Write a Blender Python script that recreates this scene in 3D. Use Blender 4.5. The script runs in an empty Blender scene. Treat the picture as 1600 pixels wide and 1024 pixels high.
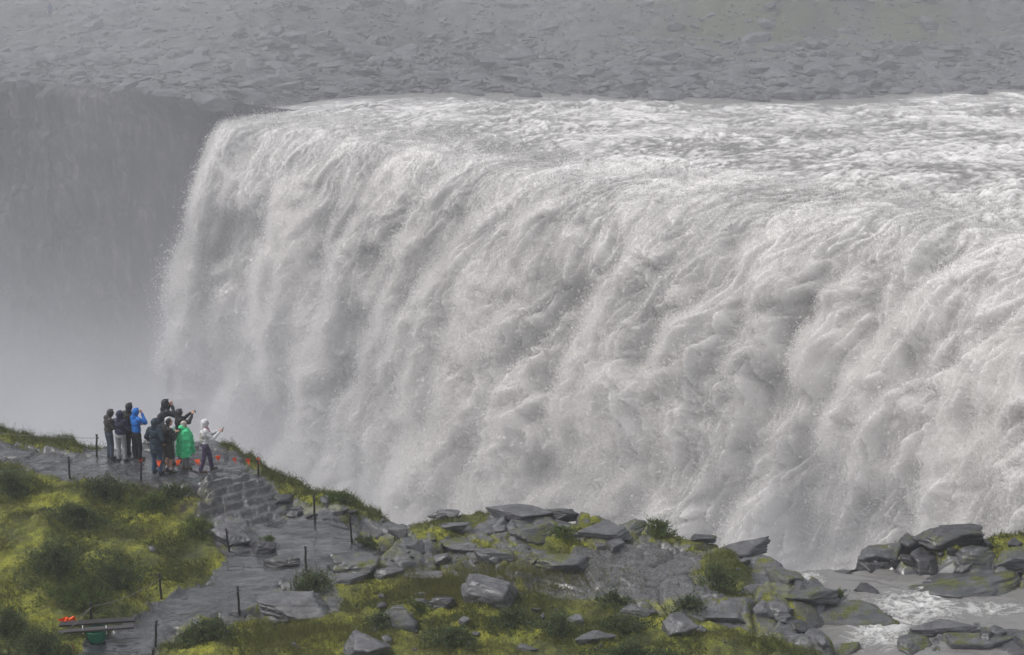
import bpy, bmesh, math, random
import numpy as np
from mathutils import Vector, Matrix

# ---------------------------------------------------------------- camera
FPX = 2500.0                      # focal length in pixels of a 1600 wide picture
HORIZON = -150.0
PITCH = math.atan((512 - HORIZON) / FPX)
scene = bpy.context.scene
cam_data = bpy.data.cameras.new('camera')
cam_data.sensor_width = 36.0
cam_data.lens = 36.0 * FPX / 1600
cam_data.clip_start = 0.5
cam_data.clip_end = 5000
cam = bpy.data.objects.new('camera', cam_data)
scene.collection.objects.link(cam)
cam.location = (0, 0, 0)
cam.rotation_euler = (math.pi / 2 - PITCH, 0, 0)
scene.camera = cam

# ---------------------------------------------------------------- sky, sun, exposure
SUN_EL, SUN_AZ = math.radians(56), math.radians(258)
world = bpy.data.worlds.new('World')
scene.world = world
world.use_nodes = True
wn = world.node_tree
for n in list(wn.nodes): wn.nodes.remove(n)
w_out = wn.nodes.new('ShaderNodeOutputWorld')
w_bg = wn.nodes.new('ShaderNodeBackground')
w_sky = wn.nodes.new('ShaderNodeTexSky')
w_sky.sky_type = 'NISHITA'
w_sky.sun_disc = False
w_sky.sun_elevation = SUN_EL
w_sky.sun_rotation = SUN_AZ
w_sky.air_density = 1.0
w_sky.dust_density = 4.0
w_sky.ozone_density = 1.0
w_hs = wn.nodes.new('ShaderNodeHueSaturation')     # an overcast sky is nearly grey
w_hs.inputs['Saturation'].default_value = 0.22
w_bg.inputs['Strength'].default_value = 0.125
wn.links.new(w_sky.outputs[0], w_hs.inputs['Color'])
wn.links.new(w_hs.outputs[0], w_bg.inputs['Color'])
wn.links.new(w_bg.outputs[0], w_out.inputs['Surface'])

sun_data = bpy.data.lights.new('sun', 'SUN')
sun_data.energy = 1.5
sun_data.angle = math.radians(22)
sun_data.color = (1.0, 0.97, 0.93)
sun = bpy.data.objects.new('sun', sun_data)
scene.collection.objects.link(sun)
# lamp points along -Z: aim it so that the light comes from azimuth SUN_AZ (clockwise from +Y), elevation SUN_EL
sd = Vector((math.sin(SUN_AZ) * math.cos(SUN_EL), math.cos(SUN_AZ) * math.cos(SUN_EL), math.sin(SUN_EL)))
sun.rotation_euler = sd.to_track_quat('Z', 'Y').to_euler()

scene.view_settings.view_transform = 'Standard'
scene.view_settings.look = 'None'
scene.view_settings.exposure = 0.34
scene.view_settings.gamma = 1.0
scene.cycles.use_denoising = True
scene.cycles.max_bounces = 8
scene.cycles.diffuse_bounces = 4
scene.cycles.volume_bounces = 2
scene.cycles.transparent_max_bounces = 16
scene.cycles.volume_step_rate = 1.0

# ---------------------------------------------------------------- numpy helpers
CP, SP = math.cos(PITCH), math.sin(PITCH)

def ray(px, py):
    """direction of the picture's pixel (1600x1024), scaled so that Y = 1"""
    x = (np.asarray(px, float) - 800) / FPX
    v = -(np.asarray(py, float) - 512) / FPX
    y = CP + v * SP
    z = -SP + v * CP
    return x / y, z / y

def at_height(px, py, z):
    rx, rz = ray(px, py)
    d = z / rz
    return rx * d, d

def project(x, y, z):
    depth = y * CP - z * SP
    up = y * SP + z * CP
    return 800 + FPX * x / depth, 512 - FPX * up / depth

_G = {}
def _tab(seed):
    if seed not in _G:
        r = np.random.RandomState(seed)
        p = r.permutation(1024)
        a = r.rand(1024) * 2 * np.pi
        g3 = r.randn(1024, 3); g3 /= np.linalg.norm(g3, axis=1)[:, None]
        _G[seed] = (np.concatenate([p, p, p]), np.cos(a).astype(np.float32), np.sin(a).astype(np.float32), g3.astype(np.float32), r.rand(1024, 4).astype(np.float32))
    return _G[seed]

def perlin(x, y, seed=0):
    p, gx, gy, _, _ = _tab(seed)
    x = np.asarray(x, np.float32); y = np.asarray(y, np.float32)
    xi = np.floor(x).astype(np.int32); yi = np.floor(y).astype(np.int32)
    fx = x - xi; fy = y - yi
    u = fx * fx * fx * (fx * (fx * 6 - 15) + 10); v = fy * fy * fy * (fy * (fy * 6 - 15) + 10)
    X0 = xi & 1023; X1 = (xi + 1) & 1023; Y0 = yi & 1023; Y1 = (yi + 1) & 1023
    def dot(X, Y, dx, dy):
        h = p[p[X] + Y]
        return gx[h] * dx + gy[h] * dy
    a = dot(X0, Y0, fx, fy); b = dot(X1, Y0, fx - 1, fy)
    c = dot(X0, Y1, fx, fy - 1); d = dot(X1, Y1, fx - 1, fy - 1)
    return (a + u * (b - a) + v * (c + u * (d - c) - a - u * (b - a))) * 1.41

def perlin3(q, seed=0):
    p, _, _, g, _ = _tab(seed)
    q = np.asarray(q, np.float32)
    i = np.floor(q).astype(np.int32); f = q - i
    w = f * f * f * (f * (f * 6 - 15) + 10)
    out = 0
    for cx in (0, 1):
        for cy in (0, 1):
            for cz in (0, 1):
                h = p[p[p[(i[:, 0] + cx) & 1023] + ((i[:, 1] + cy) & 1023)] + ((i[:, 2] + cz) & 1023)]
                gr = g[h]
                dv = gr[:, 0] * (f[:, 0] - cx) + gr[:, 1] * (f[:, 1] - cy) + gr[:, 2] * (f[:, 2] - cz)
                wt = (w[:, 0] if cx else 1 - w[:, 0]) * (w[:, 1] if cy else 1 - w[:, 1]) * (w[:, 2] if cz else 1 - w[:, 2])
                out = out + dv * wt
    return out * 1.4

def fbm(x, y, seed=0, octaves=4, gain=0.5):
    s = 0; a = 1
    for k in range(octaves):
        s = s + a * perlin(x * 2 ** k + 17.3 * k, y * 2 ** k - 9.1 * k, seed + k); a *= gain
    return s

def billow(x, y, seed=0):
    return np.abs(perlin(x, y, seed)) * 1.6

def worley(x, y, seed=0):
    """nearest cell: F1, F2, cell's four random numbers, offset from the cell's point"""
    p, _, _, _, rnd = _tab(seed)
    x = np.asarray(x, np.float32); y = np.asarray(y, np.float32)
    xi = np.floor(x).astype(np.int32); yi = np.floor(y).astype(np.int32)
    f1 = np.full(x.shape, 9.0, np.float32); f2 = f1.copy(); cid = np.zeros(x.shape, np.int32)
    ox = np.zeros_like(x); oy = np.zeros_like(x)
    for dx in (-1, 0, 1):
        for dy in (-1, 0, 1):
            h = p[p[(xi + dx) & 1023] + ((yi + dy) & 1023)]
            cx = xi + dx + 0.1 + 0.8 * rnd[h, 0]; cy = yi + dy + 0.1 + 0.8 * rnd[h, 1]
            ax = x - cx; ay = y - cy
            d = np.sqrt(ax * ax + ay * ay)
            near = d < f1
            f2 = np.where(near, f1, np.minimum(f2, d))
            f1 = np.where(near, d, f1); cid = np.where(near, h, cid)
            ox = np.where(near, ax, ox); oy = np.where(near, ay, oy)
    return f1, f2, rnd[cid], ox, oy

def smooth(a, b, x):
    t = np.clip((x - a) / (b - a), 0, 1)
    return t * t * (3 - 2 * t)

def in_poly(px, py, poly):
    inside = np.zeros(px.shape, bool)
    n = len(poly)
    for i in range(n):
        x0, y0 = poly[i]; x1, y1 = poly[(i + 1) % n]
        if y0 == y1: continue
        c = ((y0 > py) != (y1 > py)) & (px < (x1 - x0) * (py - y0) / (y1 - y0) + x0)
        inside ^= c
    return inside

# ---------------------------------------------------------------- mesh helpers
def mesh_np(name, verts, faces, mat=None, parent=None, shade=True, attrs=None):
    """verts (n,3), faces (m,k) or a list of such arrays -> one linked mesh object"""
    me = bpy.data.meshes.new(name)
    fl = faces if isinstance(faces, list) else [faces]
    fl = [np.asarray(f, np.int32) for f in fl if len(f)]
    verts = np.asarray(verts, np.float32)
    nl = sum(f.size for f in fl); nf = sum(len(f) for f in fl)
    me.vertices.add(len(verts)); me.vertices.foreach_set('co', verts.ravel())
    me.loops.add(nl); me.loops.foreach_set('vertex_index', np.concatenate([f.ravel() for f in fl]))
    me.polygons.add(nf)
    tot = np.concatenate([np.full(len(f), f.shape[1], np.int32) for f in fl])
    st = np.concatenate([[0], np.cumsum(tot)[:-1]]).astype(np.int32)
    me.polygons.foreach_set('loop_start', st)
    me.polygons.foreach_set('loop_total', tot)
    me.update(calc_edges=True)
    me.polygons.foreach_set('use_smooth', np.full(nf, bool(shade)))
    for k, v in (attrs or {}).items():
        a = me.attributes.new(k, 'FLOAT', 'POINT')
        a.data.foreach_set('value', np.asarray(v, np.float32).ravel())
    if mat: me.materials.append(mat)
    o = bpy.data.objects.new(name, me)
    scene.collection.objects.link(o)
    if parent: o.parent = parent
    return o

def grid_faces(nr, nc):
    i = np.arange(nr * nc, dtype=np.int32).reshape(nr, nc)
    return np.stack([i[:-1, :-1], i[:-1, 1:], i[1:, 1:], i[1:, :-1]], -1).reshape(-1, 4)

def tag(o, label=None, cat=None, group=None, kind=None):
    if label: o['label'] = label
    if cat: o['category'] = cat
    if group: o['group'] = group
    if kind: o['kind'] = kind
    return o

def empty(name, loc, rz=0.0):
    o = bpy.data.objects.new(name, None)
    scene.collection.objects.link(o)
    o.location = loc; o.rotation_euler = (0, 0, rz)
    o.empty_display_size = 0.2
    return o

# ---------------------------------------------------------------- material helpers
class NT:
    def __init__(s, name, rough=0.8, spec=0.4):
        s.m = bpy.data.materials.new(name); s.m.use_nodes = True
        s.t = s.m.node_tree; s.b = s.t.nodes['Principled BSDF']; s.out = s.t.nodes['Material Output']
        s.b.inputs['Roughness'].default_value = rough
        s.b.inputs['Specular IOR Level'].default_value = spec
    def n(s, typ, **kw):
        nd = s.t.nodes.new(typ)
        for k, v in kw.items(): setattr(nd, k, v)
        return nd
    def l(s, a, b): s.t.links.new(a, b)
    def pos(s): return s.n('ShaderNodeNewGeometry').outputs['Position']
    def obj(s): return s.n('ShaderNodeTexCoord').outputs['Object']
    def scaled(s, vec, sc):
        mp = s.n('ShaderNodeMapping'); s.l(vec, mp.inputs['Vector']); mp.inputs['Scale'].default_value = sc
        return mp.outputs[0]
    def noise(s, vec, scale, detail=5, rough=0.6, dist=0.0):
        nd = s.n('ShaderNodeTexNoise'); s.l(vec, nd.inputs['Vector'])
        nd.inputs['Scale'].default_value = scale; nd.inputs['Detail'].default_value = detail
        nd.inputs['Roughness'].default_value = rough; nd.inputs['Distortion'].default_value = dist
        return nd.outputs['Fac']
    def ramp(s, fac, stops):
        r = s.n('ShaderNodeValToRGB'); s.l(fac, r.inputs['Fac'])
        el = r.color_ramp.elements
        while len(el) < len(stops): el.new(0.5)
        for e, (p, c) in zip(el, stops):
            e.position = p; e.color = (*c, 1) if len(c) == 3 else c
        return r.outputs['Color']
    def rng(s, v, a, b, c, d):
        m = s.n('ShaderNodeMapRange'); s.l(v, m.inputs['Value'])
        for k, x in zip(('From Min', 'From Max', 'To Min', 'To Max'), (a, b, c, d)): m.inputs[k].default_value = x
        return m.outputs['Result']
    def math(s, op, a, b=None):
        m = s.n('ShaderNodeMath', operation=op)
        for i, x in enumerate((a, b)):
            if x is None: continue
            if isinstance(x, (int, float)): m.inputs[i].default_value = x
            else: s.l(x, m.inputs[i])
        return m.outputs[0]
    def mix(s, fac, a, b, mode='MIX'):
        m = s.n('ShaderNodeMix', data_type='RGBA', blend_type=mode)
        for sock, x in ((m.inputs['Factor'], fac), (m.inputs[6], a), (m.inputs[7], b)):
            if isinstance(x, (int, float)): sock.default_value = x
            elif isinstance(x, tuple): sock.default_value = (*x, 1) if len(x) == 3 else x
            else: s.l(x, sock)
        return m.outputs[2]
    def attr(s, name): return s.n('ShaderNodeAttribute', attribute_name=name).outputs['Fac']
    def col(s, c): 
        if isinstance(c, tuple): s.b.inputs['Base Color'].default_value = (*c, 1)
        else: s.l(c, s.b.inputs['Base Color'])
    def rough(s, r): s.l(r, s.b.inputs['Roughness'])
    def bump(s, h, strength=0.5, dist=0.05):
        b = s.n('ShaderNodeBump'); s.l(h, b.inputs['Height'])
        b.inputs['Strength'].default_value = strength; b.inputs['Distance'].default_value = dist
        s.l(b.outputs[0], s.b.inputs['Normal'])

def plain(name, c, rough=0.7, var=0.25, scale=30, spec=0.4):
    """a painted / cloth / wood surface: one colour with a fine uneven tone"""
    t = NT(name, rough, spec)
    n = t.noise(t.obj(), scale, 4)
    t.col(t.mix(n, tuple(x * (1 - var) for x in c), tuple(min(1, x * (1 + var)) for x in c)))
    t.bump(n, 0.2, 0.01)
    return t.m
# ================================================================ river, waterfall
Z_RIVER = -21.5
lip_px = [(358, 166), (354, 172), (353, 180), (366, 187), (420, 185), (500, 194), (620, 210), (750, 235), (900, 260), (1050, 279), (1250, 300), (1450, 320), (1600, 338), (1800, 366), (2050, 410)]
lx, ly = at_height([p[0] for p in lip_px], [p[1] for p in lip_px], Z_RIVER)
_seg = np.concatenate([[0], np.cumsum(np.hypot(np.diff(lx), np.diff(ly)))])
LIP_LEN = _seg[-1]

shore_px = [(332, 176), (380, 166), (430, 157), (520, 152), (700, 147), (860, 149), (1050, 156), (1180, 158), (1300, 157), (1380, 150), (1480, 143), (1600, 140), (1900, 132)]
shx, shy = at_height([p[0] for p in shore_px], [p[1] for p in shore_px], Z_RIVER)
shore_x, shore_y = shx, shy

def lip(s):
    x = np.interp(s, _seg, lx); y = np.interp(s, _seg, ly)
    return x, y

def make_water():
    ncol = int(LIP_LEN / 0.085)
    s = np.linspace(0, LIP_LEN, ncol)
    x0, y0 = lip(s)
    k = np.ones(41) / 41                                   # soften the corners of the lip polyline
    pad = lambda a: np.convolve(np.concatenate([a[0] + (a[1]-a[0]) * np.arange(-20, 0), a, a[-1] + (a[-1]-a[-2]) * np.arange(1, 21)]), k, 'valid')
    x0, y0 = pad(x0), pad(y0)
    q = s / LIP_LEN
    ang = np.radians(np.interp(q, [0, .06, .13, .22, .5, 1], [214, 224, 230, 233, 222, 211]))
    fx, fy = np.cos(ang), np.sin(ang)
    v = np.interp(q, [0, .06, .14, .3, .5, 1], [2.7, 3.3, 3.9, 5.7, 7.3, 8.6])
    g = 9.8
    tt = np.linspace(0, 6, 3000)
    A = np.concatenate([[0], np.cumsum(np.sqrt(1 + ((tt[1:] + tt[:-1]) / 2) ** 2) * np.diff(tt))])
    # rows: fine on the fall and near the lip, coarser upstream and in the spray
    u_up = -np.concatenate([np.arange(0.09, 14, 0.12), 14 + np.cumsum(np.linspace(0.14, 0.5, 380))])[::-1]
    u_dn = np.concatenate([np.arange(0, 40, 0.09), np.arange(40, 58, 0.25)])
    u = np.concatenate([u_up, u_dn]); nup = len(u_up)
    S, U = np.meshgrid(s, u)
    S = S.astype(np.float32); U = U.astype(np.float32)
    V = v[None, :]
    up = np.maximum(U, 0)
    tau = np.interp(up * g / V ** 2, A, tt) * V / g
    H = np.where(U < 0, U, V * tau)
    X = x0 + fx * H; Y = y0 + fy * H; Z = Z_RIVER - 0.5 * g * tau ** 2
    L = np.sqrt(V ** 2 + (g * tau) ** 2)
    tz = -g * tau / L; th = V / L                          # tangent (fx*th, fy*th, tz), normal (-fx*tz, -fy*tz, th)
    # ---- turbulent relief
    Q = np.broadcast_to(q[None, :], S.shape)
    W = smooth(-5, 10, U)
    ws = S + 1.5 * perlin(S / 7, U / 10, 11) + .5 * perlin(S / 2.1, U / 2.3, 12)
    wu = U + 2.0 * perlin(S / 5, U / 8, 13) + .6 * perlin(S / 1.7, U / 1.9, 14)
    C1 = billow(ws / 8.0, wu / 27, 20)                     # the big columns of the fall and the gaps between them
    C2 = billow(ws / 3.8 + 3, wu / 12, 21)
    def puffs(a, b, seed):
        # packed round billows, like the heads of a cloud
        f1 = worley(a, b, seed)[0]
        return np.clip(1 - (f1 / .92) ** 2, 0, 1) ** .8
    w2s = ws + .35 * perlin(S / .9, U / 1.0, 15); w2u = wu + .35 * perlin(S / .9 + 5, U / 1.0, 16)
    B2 = puffs(w2s / 2.5, w2u / 3.3, 22)
    B3 = puffs(w2s / 1.15, w2u / 1.4, 23); B4 = puffs(w2s / .55, w2u / .62, 24)
    B5 = puffs(S / .27 + .3 * w2s, U / .29, 25); B6 = billow(S / .2, U / .22, 26)
    def comet(lam, w, seed, ph=2.2):
        # clumps that swell downstream and break off with a steep rounded head
        z = wu / lam - ph * perlin(ws / w, wu / (lam * 2.2), seed) - .5 * perlin(ws / (w * .45), wu / (lam * .8), seed + 1)
        f = z - np.floor(z)
        a = .25 + 1.1 * np.clip(.5 + perlin(ws / (w * 1.3) + 5, wu / (lam * 1.6), seed + 2), 0, 1)
        return np.where(f < .70, smooth(-.15, .70, f), np.clip(1 - ((f - .70) / .3) ** 2, 0, 1) ** .7) * a
    K3 = comet(3.2, 1.5, 81, 1.4); K1 = comet(12, 4.2, 71) * smooth(2, 16, U); K2 = comet(5.2, 2.0, 75, 1.6)
    mod = .6 + .8 * np.clip(.5 + perlin(S / 9, U / 12, 31), 0, 1)
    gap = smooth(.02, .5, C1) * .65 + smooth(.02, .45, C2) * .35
    puff = 1.6 * smooth(0, .9, C1) + 1.1 * smooth(0, .8, C2) + .7 * K1 + 1.0 * K2 + .6 * K3 + (1.1 * B2 + .8 * B3 * mod + .46 * B4 * mod + .24 * B5) * (.45 + .55 * gap) + .12 * B6
    grow = .22 + .78 * smooth(-1, 16, U)
    d_fall = (puff - 2.95) * grow
    R1 = perlin(ws / 6, wu / 7, 41); R2 = billow(ws / 2.2, wu / 2.4, 42); R3 = billow(ws / 1.0, wu / 1.1, 43)
    d_riv = .45 * R1 + .24 * (R2 - .4) + .13 * (R3 - .4) + .13 * (B4 - .5) + .10 * (B5 - .5) + .06 * B6
    calm = .45 + .8 * np.clip(.5 + perlin(S / 14 + 3, U / 18, 44), 0, 1)
    D = W * d_fall + (1 - W) * d_riv * calm
    bank = smooth(.5, 7, np.interp(X, shore_x, shore_y) - Y) * .85 + .15   # slack water along the far bank
    D = np.where(U < 0, D * bank, D); Z = Z - 1.1 * smooth(-16, 5, U)
    edge = smooth(3.0, 19.0, S)                            # thinner at the free end of the fall
    D = D * (.2 + .8 * edge)
    full = .92 * (1 - smooth(12, 30, S))                   # no gap opens at the free end
    D = D - np.minimum(D, 0) * full
    lean = .22 * W * np.clip(D, -1, 4)                     # clumps lean downstream
    nx, ny, nz = -fx * tz, -fy * tz, th
    X = X + nx * D + fx * th * lean; Y = Y + ny * D + fy * th * lean; Z = Z + nz * D + tz * lean
    co = np.stack([X, Y, Z], -1)
    foam = W * 1.0 + (1 - W) * bank * np.clip(.30 + .5 * (R2 - .35) + .28 * (R3 - .4) + .34 * (B4 - .5) + .25 * (B5 - .5) + .4 * perlin(S / 8, U / 11, 45) + .3 * perlin(S / .5, U / .7, 50), 0, 1)
    col = np.clip(.14 + .58 * gap * smooth(-2, 10, U) + .5 * (1 - smooth(-2, 10, U)) + .30 * perlin(ws / 6, wu / 20, 46) + .35 * (K1 - .4) + .35 * (K2 - .4) + .25 * (K3 - .4) + .35 * (B2 - .6) + .3 * (B3 - .6) + .2 * (B4 - .6), 0, 1)  # shading of gaps and creases painted into the colour, with less aerated water darker
    t = NT('white_water', 0.75, 0.3)
    fo = t.attr('foam'); hu = t.attr('aeration_shade')
    fine = t.noise(t.pos(), 3.2, 8, .72)
    f2 = t.math('MULTIPLY', t.rng(fine, .3, .7, .55, 1.25), fo)
    clear = t.ramp(fine, [(.3, (.16, .154, .145)), (.7, (.29, .282, .27))])
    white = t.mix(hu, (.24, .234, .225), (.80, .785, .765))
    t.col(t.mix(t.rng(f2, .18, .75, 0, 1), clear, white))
    t.rough(t.rng(fo, .1, .7, .28, .85))
    t.bump(fine, .5, .12)
    t.b.inputs['Subsurface Weight'].default_value = SSS
    t.b.inputs['Subsurface Radius'].default_value = (1, 1, 1)
    t.b.inputs['Subsurface Scale'].default_value = .4
    r0 = nup + 1
    at = lambda a, sl: a[sl].ravel()
    sl1, sl2 = slice(0, r0), slice(nup, None)
    o1 = mesh_np('river', co[sl1].reshape(-1, 3), grid_faces(r0, ncol), t.m, attrs={'foam': at(foam, sl1), 'aeration_shade': at(col, sl1)})
    tag(o1, 'grey silty river churning towards the brink of the falls', 'river', kind='structure')
    o2 = mesh_np('waterfall', co[sl2].reshape(-1, 3), grid_faces(len(u) - nup, ncol), t.m, attrs={'foam': at(foam, sl2), 'aeration_shade': at(col, sl2)})
    tag(o2, 'huge thundering waterfall of grey white water dropping into the canyon', 'waterfall', kind='structure')
    # ---- flying drops torn off the falling sheet, thicker behind the crests
    rng = np.random.RandomState(8)
    N = 8000000
    r = rng.randint(nup - 60, nup + 440, N); c = (ncol * rng.rand(N) ** .8).astype(np.int32).clip(0, ncol - 1)
    dens = np.clip(.20 + .85 * (.35 * gap[r, c] + .55 * K1[r, c] + .3 * K2[r, c] + .25 * B2[r, c] + .2 * B3[r, c] - .45), .02, 1) * (.2 + .8 * smooth(0, 12, U[r, c]))
    keep = rng.rand(N) < dens; r, c = r[keep], c[keep]; n = len(r)
    print('drops', n)
    P = co[r, c]
    off = rng.exponential(.45, n) * (.4 + .9 * smooth(0, 25, U[r, c]))
    fall = rng.exponential(.28, n) - rng.exponential(.28, n)
    nrm = np.stack([np.broadcast_to(a, S.shape)[r, c] for a in (nx, ny, nz)], -1)
    tan = np.stack([np.broadcast_to(a, S.shape)[r, c] for a in (fx * th, fy * th, tz)], -1)
    P = P + nrm * off[:, None] + tan * fall[:, None] + rng.randn(n, 3) * .08
    size = (.016 + rng.exponential(.017, n))[:, None] * np.clip(P[:, 1] / 140, .5, 1.1)[:, None]
    a = rng.randn(n, 3); a /= np.linalg.norm(a, axis=1)[:, None]
    b = np.cross(a, rng.randn(n, 3)); b /= np.linalg.norm(b, axis=1)[:, None]
    tri = np.stack([P + a * size * 1.3, P - a * size * .7 + b * size, P - a * size * .7 - b * size], 1).reshape(-1, 3)
    d = NT('flying_drops', .6, .2)
    d.t.nodes.remove(d.b)
    df = d.n('ShaderNodeBsdfDiffuse'); tl = d.n('ShaderNodeBsdfTranslucent'); mx = d.n('ShaderNodeMixShader')
    dc = d.mix(d.attr('aeration_shade'), (.36, .352, .34), (.87, .855, .835)); d.l(dc, df.inputs[0]); d.l(dc, tl.inputs[0])
    d.l(df.outputs[0], mx.inputs[1]); d.l(tl.outputs[0], mx.inputs[2]); d.l(mx.outputs[0], d.out.inputs['Surface'])
    o3 = mesh_np('spray_drops', tri, np.arange(3 * n, dtype=np.int32).reshape(-1, 3), d.m, shade=False, attrs={'aeration_shade': np.repeat(col[r, c], 3)})
    tag(o3, 'flying drops torn off the face of the waterfall', 'spray', kind='stuff')
    # ---- the veil of fine spray that rides on the falling water: a thin skin of mist over its large forms
    Rr = np.concatenate([np.arange(nup - 30, nup + 440, 2), np.arange(nup + 440, len(u), 5)]); Cc = np.arange(0, ncol, 2)
    ix = np.ix_(Rr, Cc)
    big = W * ((1.6 * smooth(0, .9, C1) + 1.1 * smooth(0, .8, C2) + .7 * K1 + 1.0 * K2 + .5 * K3 + (.9 * B2 + .6 * B3 * mod) * (.45 + .55 * gap) - 2.85) * grow - .6) * (.2 + .8 * edge)
    big = big - np.minimum(big, 0) * full
    patch = smooth(-.25, .55, perlin(ws / 3.6, wu / 7, 47) + .5 * perlin(ws / 1.5, wu / 2.4, 48) + .6 * (K1 - .45))
    thick = VEIL * (-.36 + (.85 * patch * (.6 + .7 * np.clip(.5 + perlin(ws / .9, wu / 1.3, 49), 0, 1)) + .1) * smooth(1, 14, U) + 4.6 * smooth(16, 44, U)) * (.15 + .85 * edge) - .25 * (1 - gap) * smooth(4, 14, U)
    def sheet(D2):
        L2 = lean
        return np.stack([(x0 + fx * H + nx * D2 + fx * th * L2)[ix], (y0 + fy * H + ny * D2 + fy * th * L2)[ix], (Z_RIVER - 1.1 * smooth(-16, 5, U) - .5 * g * tau ** 2 + nz * D2 + tz * L2)[ix]], -1).reshape(-1, 3)
    outer, inner = sheet(big + thick), sheet(big * 0 - .6 - 3.9 * edge)
    nr, nc = len(Rr), len(Cc)
    F = grid_faces(nr, nc); k = nr * nc
    def rim(i): i = np.asarray(i); return np.stack([i[:-1], i[1:], i[1:] + k, i[:-1] + k], -1)
    idx = np.arange(k).reshape(nr, nc)
    sides = [rim(idx[0]), rim(idx[-1])[:, ::-1], rim(idx[:, 0])[:, ::-1], rim(idx[:, -1])]
    m = bpy.data.materials.new('spray_veil'); m.use_nodes = True; m.node_tree.nodes.remove(m.node_tree.nodes['Principled BSDF'])
    pv = m.node_tree.nodes.new('ShaderNodeVolumePrincipled'); pv.inputs['Color'].default_value = (.99, .985, .98, 1); pv.inputs['Density'].default_value = VEIL_DENS
    pv.inputs['Anisotropy'].default_value = 0
    m.node_tree.links.new(pv.outputs[0], m.node_tree.nodes['Material Output'].inputs['Volume'])
    o4 = mesh_np('spray_veil', np.concatenate([outer, inner]), np.concatenate([F[:, ::-1], F + k] + sides), m)
    tag(o4, 'veil of fine mist torn along by the falling water', 'spray', kind='stuff')
    return t.m
VEIL, VEIL_DENS = 1.0, .34
SSS = 1.0
M_WATER = make_water()

# ================================================================ far bank and canyon wall
brow_px = [(-900, 96), (-500, 112), (-200, 124), (0, 131), (90, 133), (200, 142), (270, 150), (332, 172)]
brx, bry = at_height([p[0] for p in brow_px], [p[1] for p in brow_px], -20.6)

bank_x = np.concatenate([brx[:-1], shx]); bank_y = np.concatenate([bry[:-1], shy])

def far_height(X, Y):
    """ground of the far side, with the river bank / canyon brow as its front edge"""
    front = np.interp(X, bank_x, bank_y)
    d = Y - front
    left = smooth(-20, -36, X)
    z = -22.2 + 1.6 * left + (0.9 - .5 * left) * smooth(-1, 4, d)
    z = z + 0.085 * np.maximum(d, 0) + 4.5 * smooth(18, 60, d) * (1 - .5 * left)
    hill = smooth(0, 45, X)
    z = z + np.maximum(d - 34, 0) * .38 * hill + np.maximum(d - 75, 0) * .22
    z = z + 1.2 * perlin(X / 16, Y / 16, 51) * smooth(2, 14, d) + .5 * perlin(X / 5, Y / 6, 52) * smooth(1, 6, d)
    return z, d

def rock_material(name, dark=(.045, .046, .05), mid=(.11, .112, .12), light=(.2, .2, .205), moss=0.0, wet=.35, scale=1.0, world_space=True):
    t = NT(name, wet, .5)
    p = t.pos() if world_space else t.obj()
    st = t.noise(t.scaled(p, (1, 1, 3.5)), 1.6 * scale, 8, .68, .4)
    sp = t.noise(p, 14 * scale, 6, .75)
    m = t.math('ADD', t.math('MULTIPLY', st, .65), t.math('MULTIPLY', sp, .35))
    c = t.ramp(m, [(.32, dark), (.5, mid), (.68, light)])
    if moss > 0:
        nz = t.n('ShaderNodeSeparateXYZ'); t.l(t.n('ShaderNodeNewGeometry').outputs['Normal'], nz.inputs[0])
        mn = t.noise(p, 1.1 * scale, 6, .7)
        fac = t.math('MULTIPLY', t.rng(t.math('ADD', mn, t.math('MULTIPLY', sp, .25)), .72 - .2 * moss, .84 - .2 * moss, 0, 1), t.rng(nz.outputs['Z'], .1, .8, 0, 1))
        mc = t.ramp(sp, [(.36, (.02, .028, .008)), (.5, (.07, .08, .015)), (.64, (.20, .21, .025))])
        c = t.mix(fac, c, mc)
        t.rough(t.rng(fac, 0, 1, wet, .9))
    t.col(c)
    t.bump(t.math('ADD', st, t.math('MULTIPLY', sp, .5)), .7, .08 / scale)
    if world_space and wet < .5:                           # rain water on the stone
        t.b.inputs['Coat Weight'].default_value = .35; t.b.inputs['Coat Roughness'].default_value = .22
    return t.m

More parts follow.
